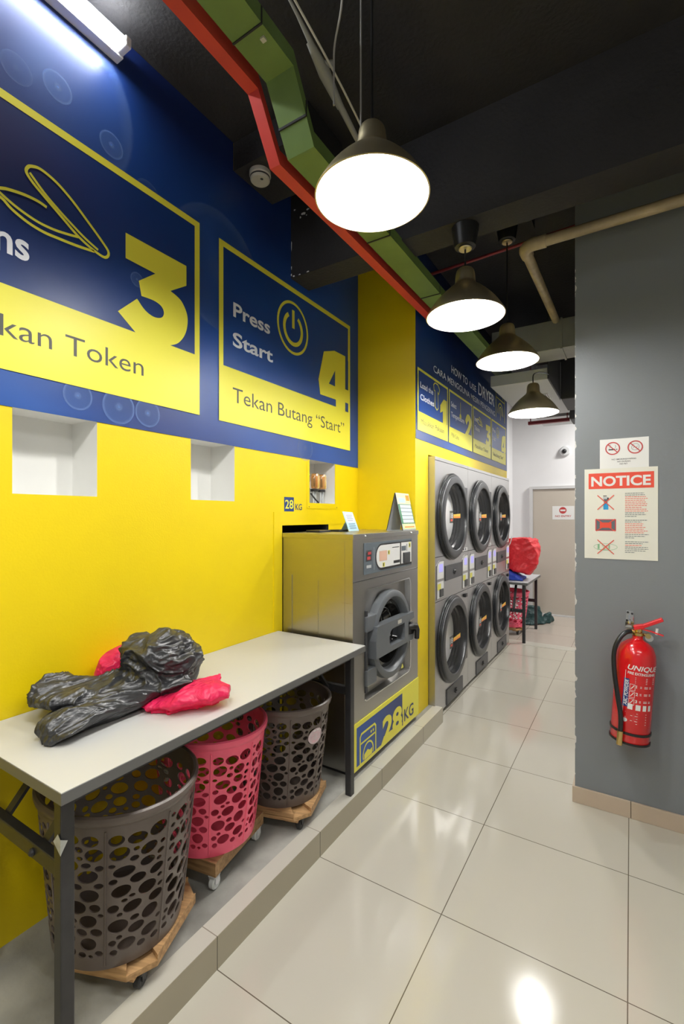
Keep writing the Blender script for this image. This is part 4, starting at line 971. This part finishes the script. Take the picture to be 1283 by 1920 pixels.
crumple('plastic_bag', [
    ('ell', (-1.475, 1.10, TZ + .115), (.12, .13, .12)), ('ell', (-1.51, 1.07, TZ + .155), (.085, .09, .08)), ('ell', (-1.445, 1.145, TZ + .10), (.075, .075, .085)), ('ell', (-1.43, 1.09, TZ + .06), (.085, .09, .06)),
    ('loft', [((-1.49, 1.10, TZ + .08), .10, .07), ((-1.50, 1.00, TZ + .06), .10, .05), ((-1.54, .92, TZ + .062), .115, .046), ((-1.585, .84, TZ + .075), .120, .038), ((-1.615, .775, TZ + .082), .108, .031), ((-1.625, .745, TZ + .082), .088, .024), ((-1.63, .725, TZ + .078), .05, .013)]),
    ('loft', [((-1.47, 1.06, TZ + .06), .08, .06), ((-1.46, .95, TZ + .045), .088, .043), ((-1.45, .86, TZ + .038), .086, .036), ((-1.445, .78, TZ + .034), .078, .032), ((-1.44, .72, TZ + .03), .072, .028), ((-1.44, .69, TZ + .028), .05, .02)]),
], 'bag_black', 'crumpled black bin bag lying on the white table', 'plastic bag', TZ + .001, .004, .033, 11, (1.7, .45, 1.5), 12, smooth_it=4)
crumple('plastic_bag', [
    ('ell', (-1.645, 1.06, TZ + .08), (.07, .11, .085)), ('loft', [((-1.62, 1.05, TZ + .03), .06, .02), ((-1.50, 1.06, TZ + .014), .10, .010), ((-1.38, 1.07, TZ + .02), .11, .016), ((-1.30, 1.09, TZ + .04), .10, .035), ((-1.235, 1.13, TZ + .05), .075, .035), ((-1.195, 1.17, TZ + .045), .035, .02)]),
    ('hull', [(-1.30, 1.00, TZ), (-1.36, .97, TZ), (-1.21, 1.14, TZ + .005), (-1.27, 1.20, TZ + .085), (-1.33, 1.18, TZ + .07), (-1.40, 1.08, TZ + .05), (-1.37, 1.0, TZ + .03)]),
], 'bag_pink', 'crumpled thin pink plastic bag under the black bin bag on the table', 'plastic bag', TZ + .001, .004, .012, 10, (1.4, .7, 1), 5)
bagm = crumple('carrier_bag', [('hull', [(-1.42, 5.90, 1.22), (-1.05, 5.93, 1.24), (-1.00, 6.30, 1.22), (-1.40, 6.35, 1.2), (-.945, 6.0, 1.06), (-.94, 6.2, 1.05), (-.965, 6.0, .94), (-1.06, 5.98, .80), (-1.06, 6.25, .78), (-1.42, 5.92, .88), (-1.42, 6.3, .88)])],
    'bag_red', 'bulging red carrier bag on the rear table', 'bag', .74, .012, .03, 6, (1, 1, 1), 2)
crumple('carrier_bag', [('hull', [(-1.46, 5.88, .722), (-1.09, 5.90, .722), (-1.12, 6.3, .722), (-1.46, 6.3, .722), (-1.35, 5.90, .86), (-1.20, 5.95, .80), (-1.35, 6.2, .87), (-1.46, 6.0, .87)])],
    'bag_blue', 'blue bag squashed under the red bag on the rear table', 'bag', .7215, .010, .016, 9, (1, 1, 1), 8)
crumple('carrier_bag', [('hull', [(-1.30, 6.75, .002), (-1.14, 6.80, .002), (-.99, 6.95, .002), (-1.25, 7.2, .002), (-1.28, 6.9, .25), (-1.08, 6.95, .23), (-1.04, 7.0, .15), (-1.2, 7.15, .22)]), ('hull', [(-1.10, 6.9, .002), (-.97, 7.05, .002), (-.92, 7.25, .002), (-1.0, 7.3, .002), (-.96, 7.1, .15), (-1.06, 7.0, .10), (-1.0, 7.25, .12)])],
    'bag_green', 'dark green bag slumped on the floor by the rear door', 'bag', .002, .011, .03, 8, (1, 1, 1), 9)
# white piping on the red bag
mb = MB(); mb.tube(spline([(-1.23, 5.885, 1.26), (-1.235, 5.875, 1.22), (-1.25, 5.872, 1.17), (-1.27, 5.87, 1.14), (-1.31, 5.87, 1.125)], 4), .005, 8)
ORG[bagm.as_pointer()] = Vector(bagm.location); mb.build('cord_handle', 'wpaper', bagm, True)

# ------------------------------------------------------------------ pendants
def make_pendant(x, y, z, label, top, tilt=0, canopy=True):
    t = thing('pendant_lamp', label, 'lamp', (x, y, z), 'brass pendants over the aisle')
    R = .19
    prof = [(R, 0), (.186, .010), (.176, .026), (.150, .064), (.118, .100), (.088, .128), (.064, .148), (.053, .160), (.049, .172), (.047, .20), (.042, .224), (.030, .236), (.006, .239)]
    prof = [tuple(p) for p in spline([(p[0], p[1], 0) for p in prof], 3)]
    prof = [(p[0], p[1]) for p in prof]
    mb = MB(); mb.lathe(prof, (x, y, z), 'Z', 72); mb.lathe([(R - .004, .0), (R, 0)], (x, y, z), 'Z', 72); mb.build('shade', 'brass', t, True)
    mb = MB(); inn = [(max(.002, r - .004), h - .003 if i else 0) for i, (r, h) in enumerate(prof) if h < .15]; mb.lathe(inn[::-1] , (x, y, z), 'Z', 64); mb.lathe([(.001, inn[-1][1]), inn[-1]], (x, y, z), 'Z', 64); mb.build('lining', 'lining', t, True)
    mb = MB(); mb.sphere((x, y, z + .055), .045, 24); mb.lathe([(.02, .085), (.02, .14)], (x, y, z), 'Z', 20); mb.build('bulb', 'bulb', t, True)
    mb = MB(); mb.tube([(x, y, z + .235), (x, y, top - .09)] if canopy else spline([(x, y, z + .235), (x, y, z + .30), (x + .02, y + .06, z + .335), (x + .045, y + .25, z + .38), (x + .048, y + .463, z + .42)], 5), .0045, 8); mb.build('cord', 'black', t, True)
    if canopy:
        mb = MB(); mb.lathe([(.001, top - .105), (.033, top - .105), (.034, top - .10), (.05, top - .097), (.066, top - .004), (.066, top - .001), (.001, top - .001)], (x, y, 0), 'Z', 40); cn = mb.build('canopy', 'black', t, True)
        mb = MB(); mb.lathe([(.001, top - .109), (.03, top - .109), (.033, top - .105)], (x, y, 0), 'Z', 24); mb.build('canopy_cap', 'brass', cn, True)
    return t
make_pendant(-.728, 1.355, 2.563, 'nearest and largest brass pendant lamp hanging from the black ceiling', CEIL)
make_pendant(-.693, 2.26, 2.49, 'second brass pendant lamp, hanging below a black cup canopy on the beam', 2.93)
make_pendant(-.662, 3.03, 2.48, 'third brass pendant lamp, between the lamp under the beam and the last one', 3.34)
mb = MB(); mb.box(-.80, -.52, 2.90, 3.16, 3.34, CEIL); struct(mb.build('trim_4', 'black_paint'))
make_pendant(-.655, 3.91, 2.32, 'farthest brass pendant lamp in front of the white rear wall', 2.70, canopy=False)

# ------------------------------------------------------------------ ceiling services
mb = MB(); tb = thing('tube_light', 'white fluorescent tube light mounted high on the navy wall', 'lamp', (-1.70, .45, 3.29))
mb.box(-1.727, -1.685, -.15, 1.085, 3.295, 3.345); mb.build('housing', 'white_metal', tb, bevel=.003)
for y in (1.07, -.13):
    mb = MB(); mb.box(-1.70, -1.628, y - .012, y + .012, 3.300, 3.340); mb.build('end_cap', 'white_metal', tb, bevel=.004)
mb = MB(); mb.tube([(-1.645, -.12, 3.322), (-1.645, 1.06, 3.322)], .015, 16); mb.build('tube', 'tube', tb, True)
mb = MB(); mb.lathe([(.001, 0), (.045, 0), (.05, .006), (.05, .022), (.055, .026), (.055, .045)], (-1.62, 1.80, 3.23), 'Z', 32)
sd = thing('smoke_detector', 'round white smoke detector on the dark beam beside the navy wall', 'smoke detector', (-1.62, 1.80, 3.23)); mb.build('body', 'ivory', sd, True)
mb = MB(); mb.lathe([(.036, .013), (.0515, .013), (.0515, .019)], (-1.62, 1.80, 3.23), 'Z', 32); mb.lathe([(.008, -.001), (.001, -.0015)], (-1.60, 1.79, 3.23), 'Z', 10); mb.build('vent', 'dgrey_plastic', sd)
# cable trunking that steps under the beam
def trunk(name, m, x, wd, hh, label, cat, y_end=6.0):
    pth = [(x, -1.2, 3.085), (x, 1.285, 3.085), (x, 1.41, 2.885), (x, y_end, 2.885)]
    t = thing(name, label, cat, (x, 2.0, 2.85))
    mb = MB(); hz = hh / 2; wv = wd / 2
    vs = []
    for (px, py, pz) in pth:
        vs += [(px - wv, py, pz), (px + wv, py, pz), (px + wv, py, pz + hh), (px - wv, py, pz + hh)]
    fs = []
    for i in range(3):
        o = i * 4
        for k in range(4): fs.append((o + k, o + 4 + k, o + 4 + (k + 1) % 4, o + (k + 1) % 4))
    fs += [(0, 1, 2, 3), (15, 14, 13, 12)]
    mb.add(vs, fs); mb.build('channel', m, t)
    return t, pth
tr, pr = trunk('cable_trunking', 'red_trunk', -1.192, .05, .055, 'narrow red cable trunking running along the black ceiling', 'trunking', 3.2)
tg, pg = trunk('cable_trunking', 'green_trunk', -1.065, .125, .055, 'wide green cable trunking running beside the red one', 'trunking')
for y, z in ((.55, 3.083), (1.12, 3.083), (1.36, 2.963), (2.05, 2.883), (2.75, 2.883), (4.1, 2.883)):
    mb = MB(); mb.box(-1.129, -1.001, y - .003, y + .003, z - .002, z + .056); mb.build('cover_joint', 'dark', tg)
for (x, y) in ((-1.03, 1.16), (-1.11, .6), (-1.04, .52)):
    mb = MB(); mb.box(x - .008, x + .008, y - .008, y + .008, 3.078, 3.085); mb.build('clip', 'ivory', tg)
# white conduit and fittings above the trunking
wc = thing('flexible_conduit', 'white conduit with junction fitting beside the green trunking near the first pendant', 'conduit', (-.93, 1.4, 3.1))
mb = MB(); mb.tube([(-.96, 1.10, 3.25), (-.95, 1.24, 3.19), (-.94, 1.32, 3.14)], [.003, .006, .011], 10); mb.build('pipe', 'conduit', wc, True); mb = MB(); mb.tube([(-.93, 1.46, 3.06), (-.92, 1.62, 2.99), (-.92, 1.85, 2.94)], [.013, .010, .009], 10); mb.build('pipe', 'conduit', wc, True)
mb = MB(); mb.tube([(-.945, 1.30, 3.15), (-.935, 1.38, 3.10), (-.93, 1.48, 3.05)], [.012, .022, .013], 14); mb.tube([(-.93, 1.36, 3.115), (-.902, 1.39, 3.125)], [.010, .012], 12); mb.build('fitting', 'conduit', wc, True)
mb = MB(); mb.tube(spline([(-.93, .55, 3.33), (-.94, .95, 3.25), (-.93, 1.2, 3.19), (-.90, 1.45, 3.08), (-.89, 1.75, 2.965)], 4), .004, 6); tag(mb.build('cable', 'ivory', None, True), 'white cable running alongside the green trunking', 'cable')
mb = MB(); mb.tube(spline([(-.70, .95, 3.40), (-.70, .97, 3.32), (-.70, 1.12, 3.24), (-.76, 1.22, 3.12), (-.82, 1.27, 3.05), (-.83, 1.28, 2.98), (-.83, 1.28, 2.86)], 5), .0035, 6); tag(mb.build('cable', 'cable', None, True), 'loose grey wire dangling from the ceiling left of the nearest pendant', 'cable')
mb = MB(); mb.tube([(-.762, 1.34, 3.41), (-.762, 1.34, 2.80), (-.745, 1.345, 2.785)], .003, 6); tag(mb.build('cable', 'cable', None, True), 'thin straight grey wire beside the cord of the nearest pendant', 'cable')
# beige pipe with an elbow, thin red pipe
bp_ = thing('beige_pipe', 'beige painted pipe turning a corner in front of the grey wall', 'pipe', (-.1, 2.62, 2.9))
arc = [(-.49 + .045 * (1 - math.sin(a)), 2.615 + .045 * (1 - math.cos(a)), 2.945) for a in [0, .4, .8, 1.2, PI / 2]]
mb = MB(); mb.tube([(2.9, 2.615, 2.975), (-.40, 2.615, 2.945)], .027, 20); mb.build('pipe_run', 'beige_pipe', bp_, True)
mb = MB(); mb.tube([(-.485, 2.70, 2.95), (-.50, 3.98, 3.05)], .027, 20); mb.build('pipe_run', 'beige_pipe', bp_, True)
mb = MB(); mb.tube([(-.375, 2.615, 2.945)] + [(-.485 + .05 * (1 - math.sin(a)), 2.615 + .05 * (1 - math.cos(a)), 2.946) for a in [0, .4, .8, 1.2, PI / 2]] + [(-.485, 2.72, 2.95)], .033, 20); mb.build('elbow', 'beige_pipe', bp_, True)
mb = MB(); mb.tube([(-1.26, 3.05, 3.18), (-.27, 3.05, 3.22)], .010, 10); tag(mb.build('red_pipe', 'maroon', None, True), 'thin dark red pipe crossing below the ceiling behind the second pendant', 'pipe')
# ducts at the back
du = thing('air_duct', 'olive grey sheet metal air duct crossing the aisle above the third pendant', 'duct', (-.6, 4.15, 2.83))
mb = MB(); mb.box(-1.0, -.26, 4.0, 4.30, 2.83, 3.06); mb.build('duct_body', 'galv', du, bevel=.004)
mb = MB(); mb.box(-.47, -.455, 3.992, 4.308, 2.822, 3.068); mb.build('flange', 'galv', du)
du2 = thing('air_conditioner_duct', 'pale ceiling duct box with a white grille behind the last pendant', 'duct', (-.85, 4.8, 2.70))
mb = MB(); mb.box(-1.10, -.615, 4.36, 5.25, 2.70, 2.80, 0); mb.box(-1.10, -.605, 5.25, 6.0, 2.72, 2.80, 0); mb.build('duct_body', ['lduct'], du2, bevel=.003)
mb = MB(); mb.box(-.614, -.605, 4.37, 5.14, 2.705, CEIL); mb.build('side_insulation', 'dduct', du2)
gr = MB(); gr.box(-.84, -.68, 4.86, 5.06, 2.693, 2.70); g_ = gr.build('grille', 'wpaper', du2)
mb = MB()
for k in range(9): mb.box(-.835 + k * .0175, -.827 + k * .0175, 4.87, 5.05, 2.6915, 2.6935)
mb.build('grille_slots', 'dgrey_plastic', g_)
mb = MB(); mb.box(-.60, .2, 5.15, 5.75, 2.69, CEIL); tag(mb.build('dark_duct_box', 'dduct', None, bevel=.01), 'dark insulated duct box under the rear ceiling next to the pale duct', 'duct')
mb = MB(); mb.box(-1.10, -.63, 6.2, 6.26, 2.662, 2.70); mb.box(-1.08, -1.07, 6.225, 6.235, 2.70, CEIL); mb.box(-.66, -.65, 6.225, 6.235, 2.70, CEIL); tag(mb.build('red_channel', 'maroon', None), 'dark red channel hanging below the rear ceiling behind the last pendant', 'channel')
mb = MB(); mb.box(-1.02, -.64, 6.30, 6.9, 2.745, CEIL); tag(mb.build('pale_duct', 'lduct', None, bevel=.004), 'pale duct above the dark red channel at the rear', 'duct')
mb = MB(); mb.box(-.62, -.40, 6.1, 6.5, 2.66, CEIL); tag(mb.build('black_box', 'dduct', None, bevel=.02), 'black box at the right end of the dark red channel', 'box')
# security camera and door sign
cc = thing('security_camera', 'small white dome security camera high on the white rear wall', 'camera', (-.835, 7.64, 2.47))
mb = MB(); mb.lathe([(.075, 0), (.075, -.03), (.06, -.05), (.001, -.052)], (-.835, 7.70, 2.487), 'Y', 28); mb.build('body', 'white_metal', cc, True)
mb = MB(); mb.sphere((-.845, 7.643, 2.48), .034, 16); mb.build('lens', 'black', cc, True)
DR = wallY(7.66)
ns = thing('no_entry_sign', 'white paper sign with a red no entry symbol on the beige rear door', 'sign', (-.86, 7.66, 1.455))
mb = MB(); mb.slab(DR, [(-1.01, 1.455), (-.71, 1.455), (-.71, 1.66), (-1.01, 1.66)], .0005, .002); mb.build('sheet', 'wpaper', ns)
mb = MB(); mb.disc(DR, -.865, 1.595, .05, .05, .003, 0); mb.rect(DR, -.90, -.83, 1.583, 1.607, .004, 1); mb.build('symbol', ['sred2', 'wpaper'], ns)
mb = MB(); mb.text(DR, 'NO ENTRY', -.97, 1.495, .028, .22, .003, 0, .01); mb.build('lettering', 'sred2', ns)

# ------------------------------------------------------------------ notices on the grey wall
G = wallY(GY)
up = thing('rules_sheet', 'white sheet with two red prohibition circles above the NOTICE poster', 'sign', (-.03, GY, 1.75))
mb = MB(); mb.slab(G, [(-.135, 1.74), (.076, 1.74), (.076, 1.899), (-.135, 1.899)], .0004, .0012); mb.build('sheet', 'wpaper', up)
for cx_ in (-.078, .019):
    mb = MB(); mb.stroke(G, circ(cx_, 1.851, .030, .030)[:-1], .0052, .0024, closed=True); mb.stroke(G, [(cx_ - .021, 1.872), (cx_ + .021, 1.830)], .0045, .0026); mb.build('prohibition_ring', 'sred2', up)
mb = MB(); mb.rect(G, -.096, -.066, 1.842, 1.848, .0018, 0); mb.rect(G, -.062, -.058, 1.842, 1.848, .0018, 0); mb.stroke(G, spline([(-.094, 1.853), (-.088, 1.858), (-.092, 1.864), (-.086, 1.868)], 4), .0015, .0018, 0); mb.stroke(G, spline([(-.068, 1.853), (-.064, 1.86), (-.068, 1.868)], 4), .0015, .0018, 0); mb.build('cigarette_icon', 'black', up)
mb = MB(); mb.stroke(G, spline([(.006, 1.842), (.004, 1.852), (.010, 1.864), (.022, 1.868), (.033, 1.862), (.035, 1.850), (.030, 1.840), (.018, 1.836)], 3, True), .0016, .0018, 0, True); mb.stroke(G, [(.010, 1.846), (.016, 1.855), (.024, 1.848), (.029, 1.857)], .0014, .0018); mb.build('fruit_icon', 'slate', up)
mb = MB(); mb.text(G, 'NO SMOKING/VAPING', -.082, 1.7915, .0065, .105, .0018, 0, .012); mb.build('lettering', 'black', up); mb = MB(); mb.text(G, 'NO DURIAN', -.0575, 1.7795, .0065, .056, .0018, 0, .012); mb.build('lettering', 'black', up); mb = MB(); mb.text(G, 'NO PET', -.047, 1.7675, .0065, .034, .0018, 0, .012); mb.build('lettering', 'black', up)
po = thing('notice_poster', 'cream NOTICE poster with red heading on the grey wall', 'poster', (-.045, GY, 1.288))
mb = MB(); mb.slab(G, [(-.205, 1.288), (.113, 1.288), (.113, 1.750), (-.205, 1.750)], .0014, .0022); mb.build('sheet', 'paper', po)
mb = MB(); mb.rect(G, -.186, .097, 1.647, 1.727, .0028); mb.build('heading_bar', 'sred', po)
mb = MB(); mb.text(G, 'NOTICE', -.174, 1.662, .0505, .258, .0034, 0, .03); mb.build('heading', 'wpaper', po)
mb = MB(); mb.rect(G, -.119, -.097, 1.540, 1.560, .0028, 1); mb.poly(G, [(-.119, 1.56), (-.097, 1.56), (-.100, 1.572), (-.116, 1.572)], .0028, 1); mb.poly(G, [(-.116, 1.572), (-.100, 1.572), (-.102, 1.582), (-.096, 1.594), (-.118, 1.594)], .0028, 2); mb.rect(G, -.120, -.098, 1.594, 1.605, .0028, 0); mb.rect(G, -.102, -.095, 1.592, 1.601, .003, 3); mb.rect(G, -.120, -.104, 1.608, 1.612, .0028, 3)
mb.build('bottle_picture', ['lduct', 'sblue', 'slate', 'black'], po)
mb = MB(); mb.rect(G, -.155, -.063, 1.431, 1.491, .0028, 0); mb.rect(G, -.150, -.068, 1.435, 1.487, .003, 1); mb.rect(G, -.135, -.083, 1.447, 1.474, .0034, 2); mb.build('mat_picture', ['sred2', 'slate', 'sred'], po)
mb = MB(); mb.stroke(G, ell(-.11, 1.349, .052, .017, 0)[:-1], .0018, .0028, 0, True); mb.rect(G, -.145, -.136, 1.338, 1.362, .003, 0); mb.rect(G, -.096, -.090, 1.338, 1.360, .003, 0); mb.stroke(G, [(-.146, 1.335), (-.09, 1.333)], .003, .003); mb.stroke(G, [(-.125, 1.36), (-.115, 1.338), (-.105, 1.36)], .002, .003); mb.build('shoe_picture', 'sgreen', po)
for zc, wd, hh in ((1.577, .037, .037), (1.461, .042, .031), (1.349, .037, .036)):
    mb = MB(); mb.stroke(G, [(-.109 - wd, zc + hh), (-.109 + wd, zc - hh)], .004, .0040); mb.stroke(G, [(-.109 - wd, zc - hh), (-.109 + wd, zc + hh)], .004, .0042); mb.build('cross', 'sred', po)
rnd = random.Random(7)
mb = MB(); z = 1.621; k = 0
for blk, nl in ((0, 14), (1, 11), (2, 7)):
    for i in range(nl):
        mi = 0 if (i < 2 or i > nl - 4 or (blk == 2 and i % 2)) else 1
        x = -.024; end = -.024 + rnd.uniform(.07, .10)
        if i == nl - 1: end = -.024 + rnd.uniform(.035, .055)
        while x < end:
            wl = rnd.uniform(.006, .015); mb.rect(G, x, min(end, x + wl), z - .0014, z + .0014, .0028, mi); x += wl + .002
        z -= .0089
    z -= .010
mb.build('small_print', ['slate', 'sred'], po)

# ------------------------------------------------------------------ fire extinguisher
EX, EY = -.006, 2.63
ext = thing('fire_extinguisher', 'red dry powder fire extinguisher hanging on the grey wall', 'fire extinguisher', (EX, EY, .43))
R = .083
mb = MB(); mb.lathe([(.001, .012), (.06, .008), (R - .004, .0), (R, .006), (R, .395), (R - .004, .425), (.066, .458), (.042, .478), (.026, .487), (.022, .495), (.022, .51)], (EX, EY, .43), 'Z', 64); mb.build('cylinder', 'ext_red', ext, True)
for z, hh in ((.432, .010), (.478, .012)):
    mb = MB(); mb.lathe([(R - .001, z), (R + .003, z + .001), (R + .003, z + hh), (R - .001, z + hh + .001)], (EX, EY, 0), 'Z', 64); mb.build('band', 'black', ext, True)
mb = MB(); mb.lathe([(.020, .935), (.026, .937), (.026, .950), (.018, .953), (.016, .975), (.001, .977)], (EX, EY, 0), 'Z', 24); mb.tube([(EX, EY, .955), (EX - .045, EY - .01, .952)], .009, 12); mb.lathe([(.001, -.03), (.012, -.03), (.012, 0)], (EX + .04, EY, .945), 'Y', 16); mb.tube([(EX, EY, .945), (EX + .04, EY, .945)], .006, 10)
mb.build('valve', 'gold', ext, True)
mb = MB(); mb.lathe([(.001, -.016), (.017, -.016), (.018, .0)], (EX + .045, EY - .012, .937), 'Y', 20); mb.build('gauge', 'chrome', ext, True)
mb = MB(); mb.beam((EX - .02, EY - .01, .972), (EX + .02, EY - .01, .985), .03, .022); mb.beam((EX + .01, EY - .01, .980), (EX + .092, EY - .01, 1.032), .028, .018); mb.build('lever', 'lever_red', ext, bevel=.004)
mb = MB(); mb.beam((EX + .01, EY - .01, .972), (EX + .05, EY - .01, .967), .022, .005); mb.beam((EX + .05, EY - .01, .967), (EX + .10, EY - .01, .956), .022, .005); mb.build('carry_handle', 'lever_red', ext, bevel=.001)
mb = MB(); mb.tube([(EX + .072, EY - .012, .955), (EX + .073, EY - .012, .985)], .006, 8); mb.build('safety_pin', 'white_metal', ext, True)
hp = [(EX - .03, EY - .012, .952), (EX - .05, EY - .03, .945), (EX - .072, EY - .045, .918), (EX - .088, EY - .055, .872), (EX - .090, EY - .062, .815), (EX - .080, EY - .075, .74), (EX - .062, EY - .085, .65), (EX - .043, EY - .092, .56), (EX - .040, EY - .094, .49)]
mb = MB(); mb.tube(spline(hp, 5), .0105, 12); mb.build('hose', 'black_rubber', ext, True)
mb = MB(); mb.tube([(EX - .040, EY - .094, .495), (EX - .040, EY - .094, .43)], [.013, .013], 14); mb.build('nozzle', 'gold', ext, True)
def cyl(u, v, h):   # u is arc length from the camera-facing line, v is height
    a = -PI / 2 - .12 + u / R
    return (EX + (R + h) * math.cos(a), EY + (R + h) * math.sin(a), .43 + v)
mb = MB(); mb.text(cyl, 'UNIQUE', -.022, .357, .023, .140, .0008, 0, .018, slant=.25); mb.text(cyl, 'FIRE EXTINGUISHER', -.020, .336, .012, .125, .0008, 0, .025)
for k in range(4): mb.rect(cyl, .012, .06, .322 - k * .008, .3245 - k * .008, .0008); mb.rect(cyl, .06, .10, .322 - k * .008, .3245 - k * .008, .0008)
for k, tx in enumerate('123'):
    mb.text(cyl, tx, .018, .275 - k * .034, .014, None, .0008, 0, .03)
    for q in range(2): mb.rect(cyl, .034, .060, .283 - k * .034 - q * .006, .2855 - k * .034 - q * .006, .0008); mb.rect(cyl, .060, .085, .283 - k * .034 - q * .006, .2855 - k * .034 - q * .006, .0008)
for u, wd in ((-.010, .020), (.022, .020), (.052, .016), (.078, .014)): mb.rect(cyl, u, u + wd, .172, .198, .0008)
for k in range(5): mb.rect(cyl, -.018 + .022 * (k % 2), .030, .155 - k * .012, .157 - k * .012, .0008); mb.rect(cyl, .030, .072, .155 - k * .012, .157 - k * .012, .0008)
mb.rect(cyl, -.03, -.028, .12, .35, .0006)
mb.disc(cyl, -.016, .118, .009, .009, .0008)
for k in range(3): mb.stroke(cyl, [(-.007, .262 - .034 * k), (.014, .262 - .034 * k), (.014, .290 - .034 * k), (-.007, .290 - .034 * k)], .0015, .0008, 0, True); mb.stroke(cyl, [(-.003, .268 - .034 * k), (.004, .276 - .034 * k), (.010, .286 - .034 * k)], .003, .0009)
mb.build('label_print', 'wpaper', ext)
mb = MB(); mb.rect(cyl, -.034, -.021, .180, .312, .0007, 0); mb.rect(cyl, -.021, -.010, .180, .312, .0007, 0)
vt = lambda u, v, h: cyl(-.013 - v, .186 + u, h)
mb.text(vt, 'ABC POWDER', 0, 0, .016, .120, .0013, 1, .02, slant=.2); mb.build('powder_label', ['navy', 'wpaper'], ext)
ext.rotation_euler = (math.radians(-1.0), math.radians(4.0), 0)
wb = thing('wall_bracket', 'small galvanised hook bracket on the grey wall behind the extinguisher handle', 'bracket', (-.02, GY, .95))
mb = MB(); mb.slab(G, [(-.024, .95), (.014, .95), (.012, 1.030), (-.018, 1.036)], .0004, .004); mb.build('plate', 'chrome', wb)
mb = MB()
for x, z in ((-.012, 1.025), (.006, 1.02), (-.016, .985)): mb.disc(G, x, z, .005, .005, .0046)
mb.build('screw_hole', 'black', wb)
mb = MB(); mb.tube([(-.005, GY - .004, 1.0), (-.005, EY + .02, .995), (-.005, EY + .02, .985)], .005, 8); mb.build('hook', 'chrome', wb, True)
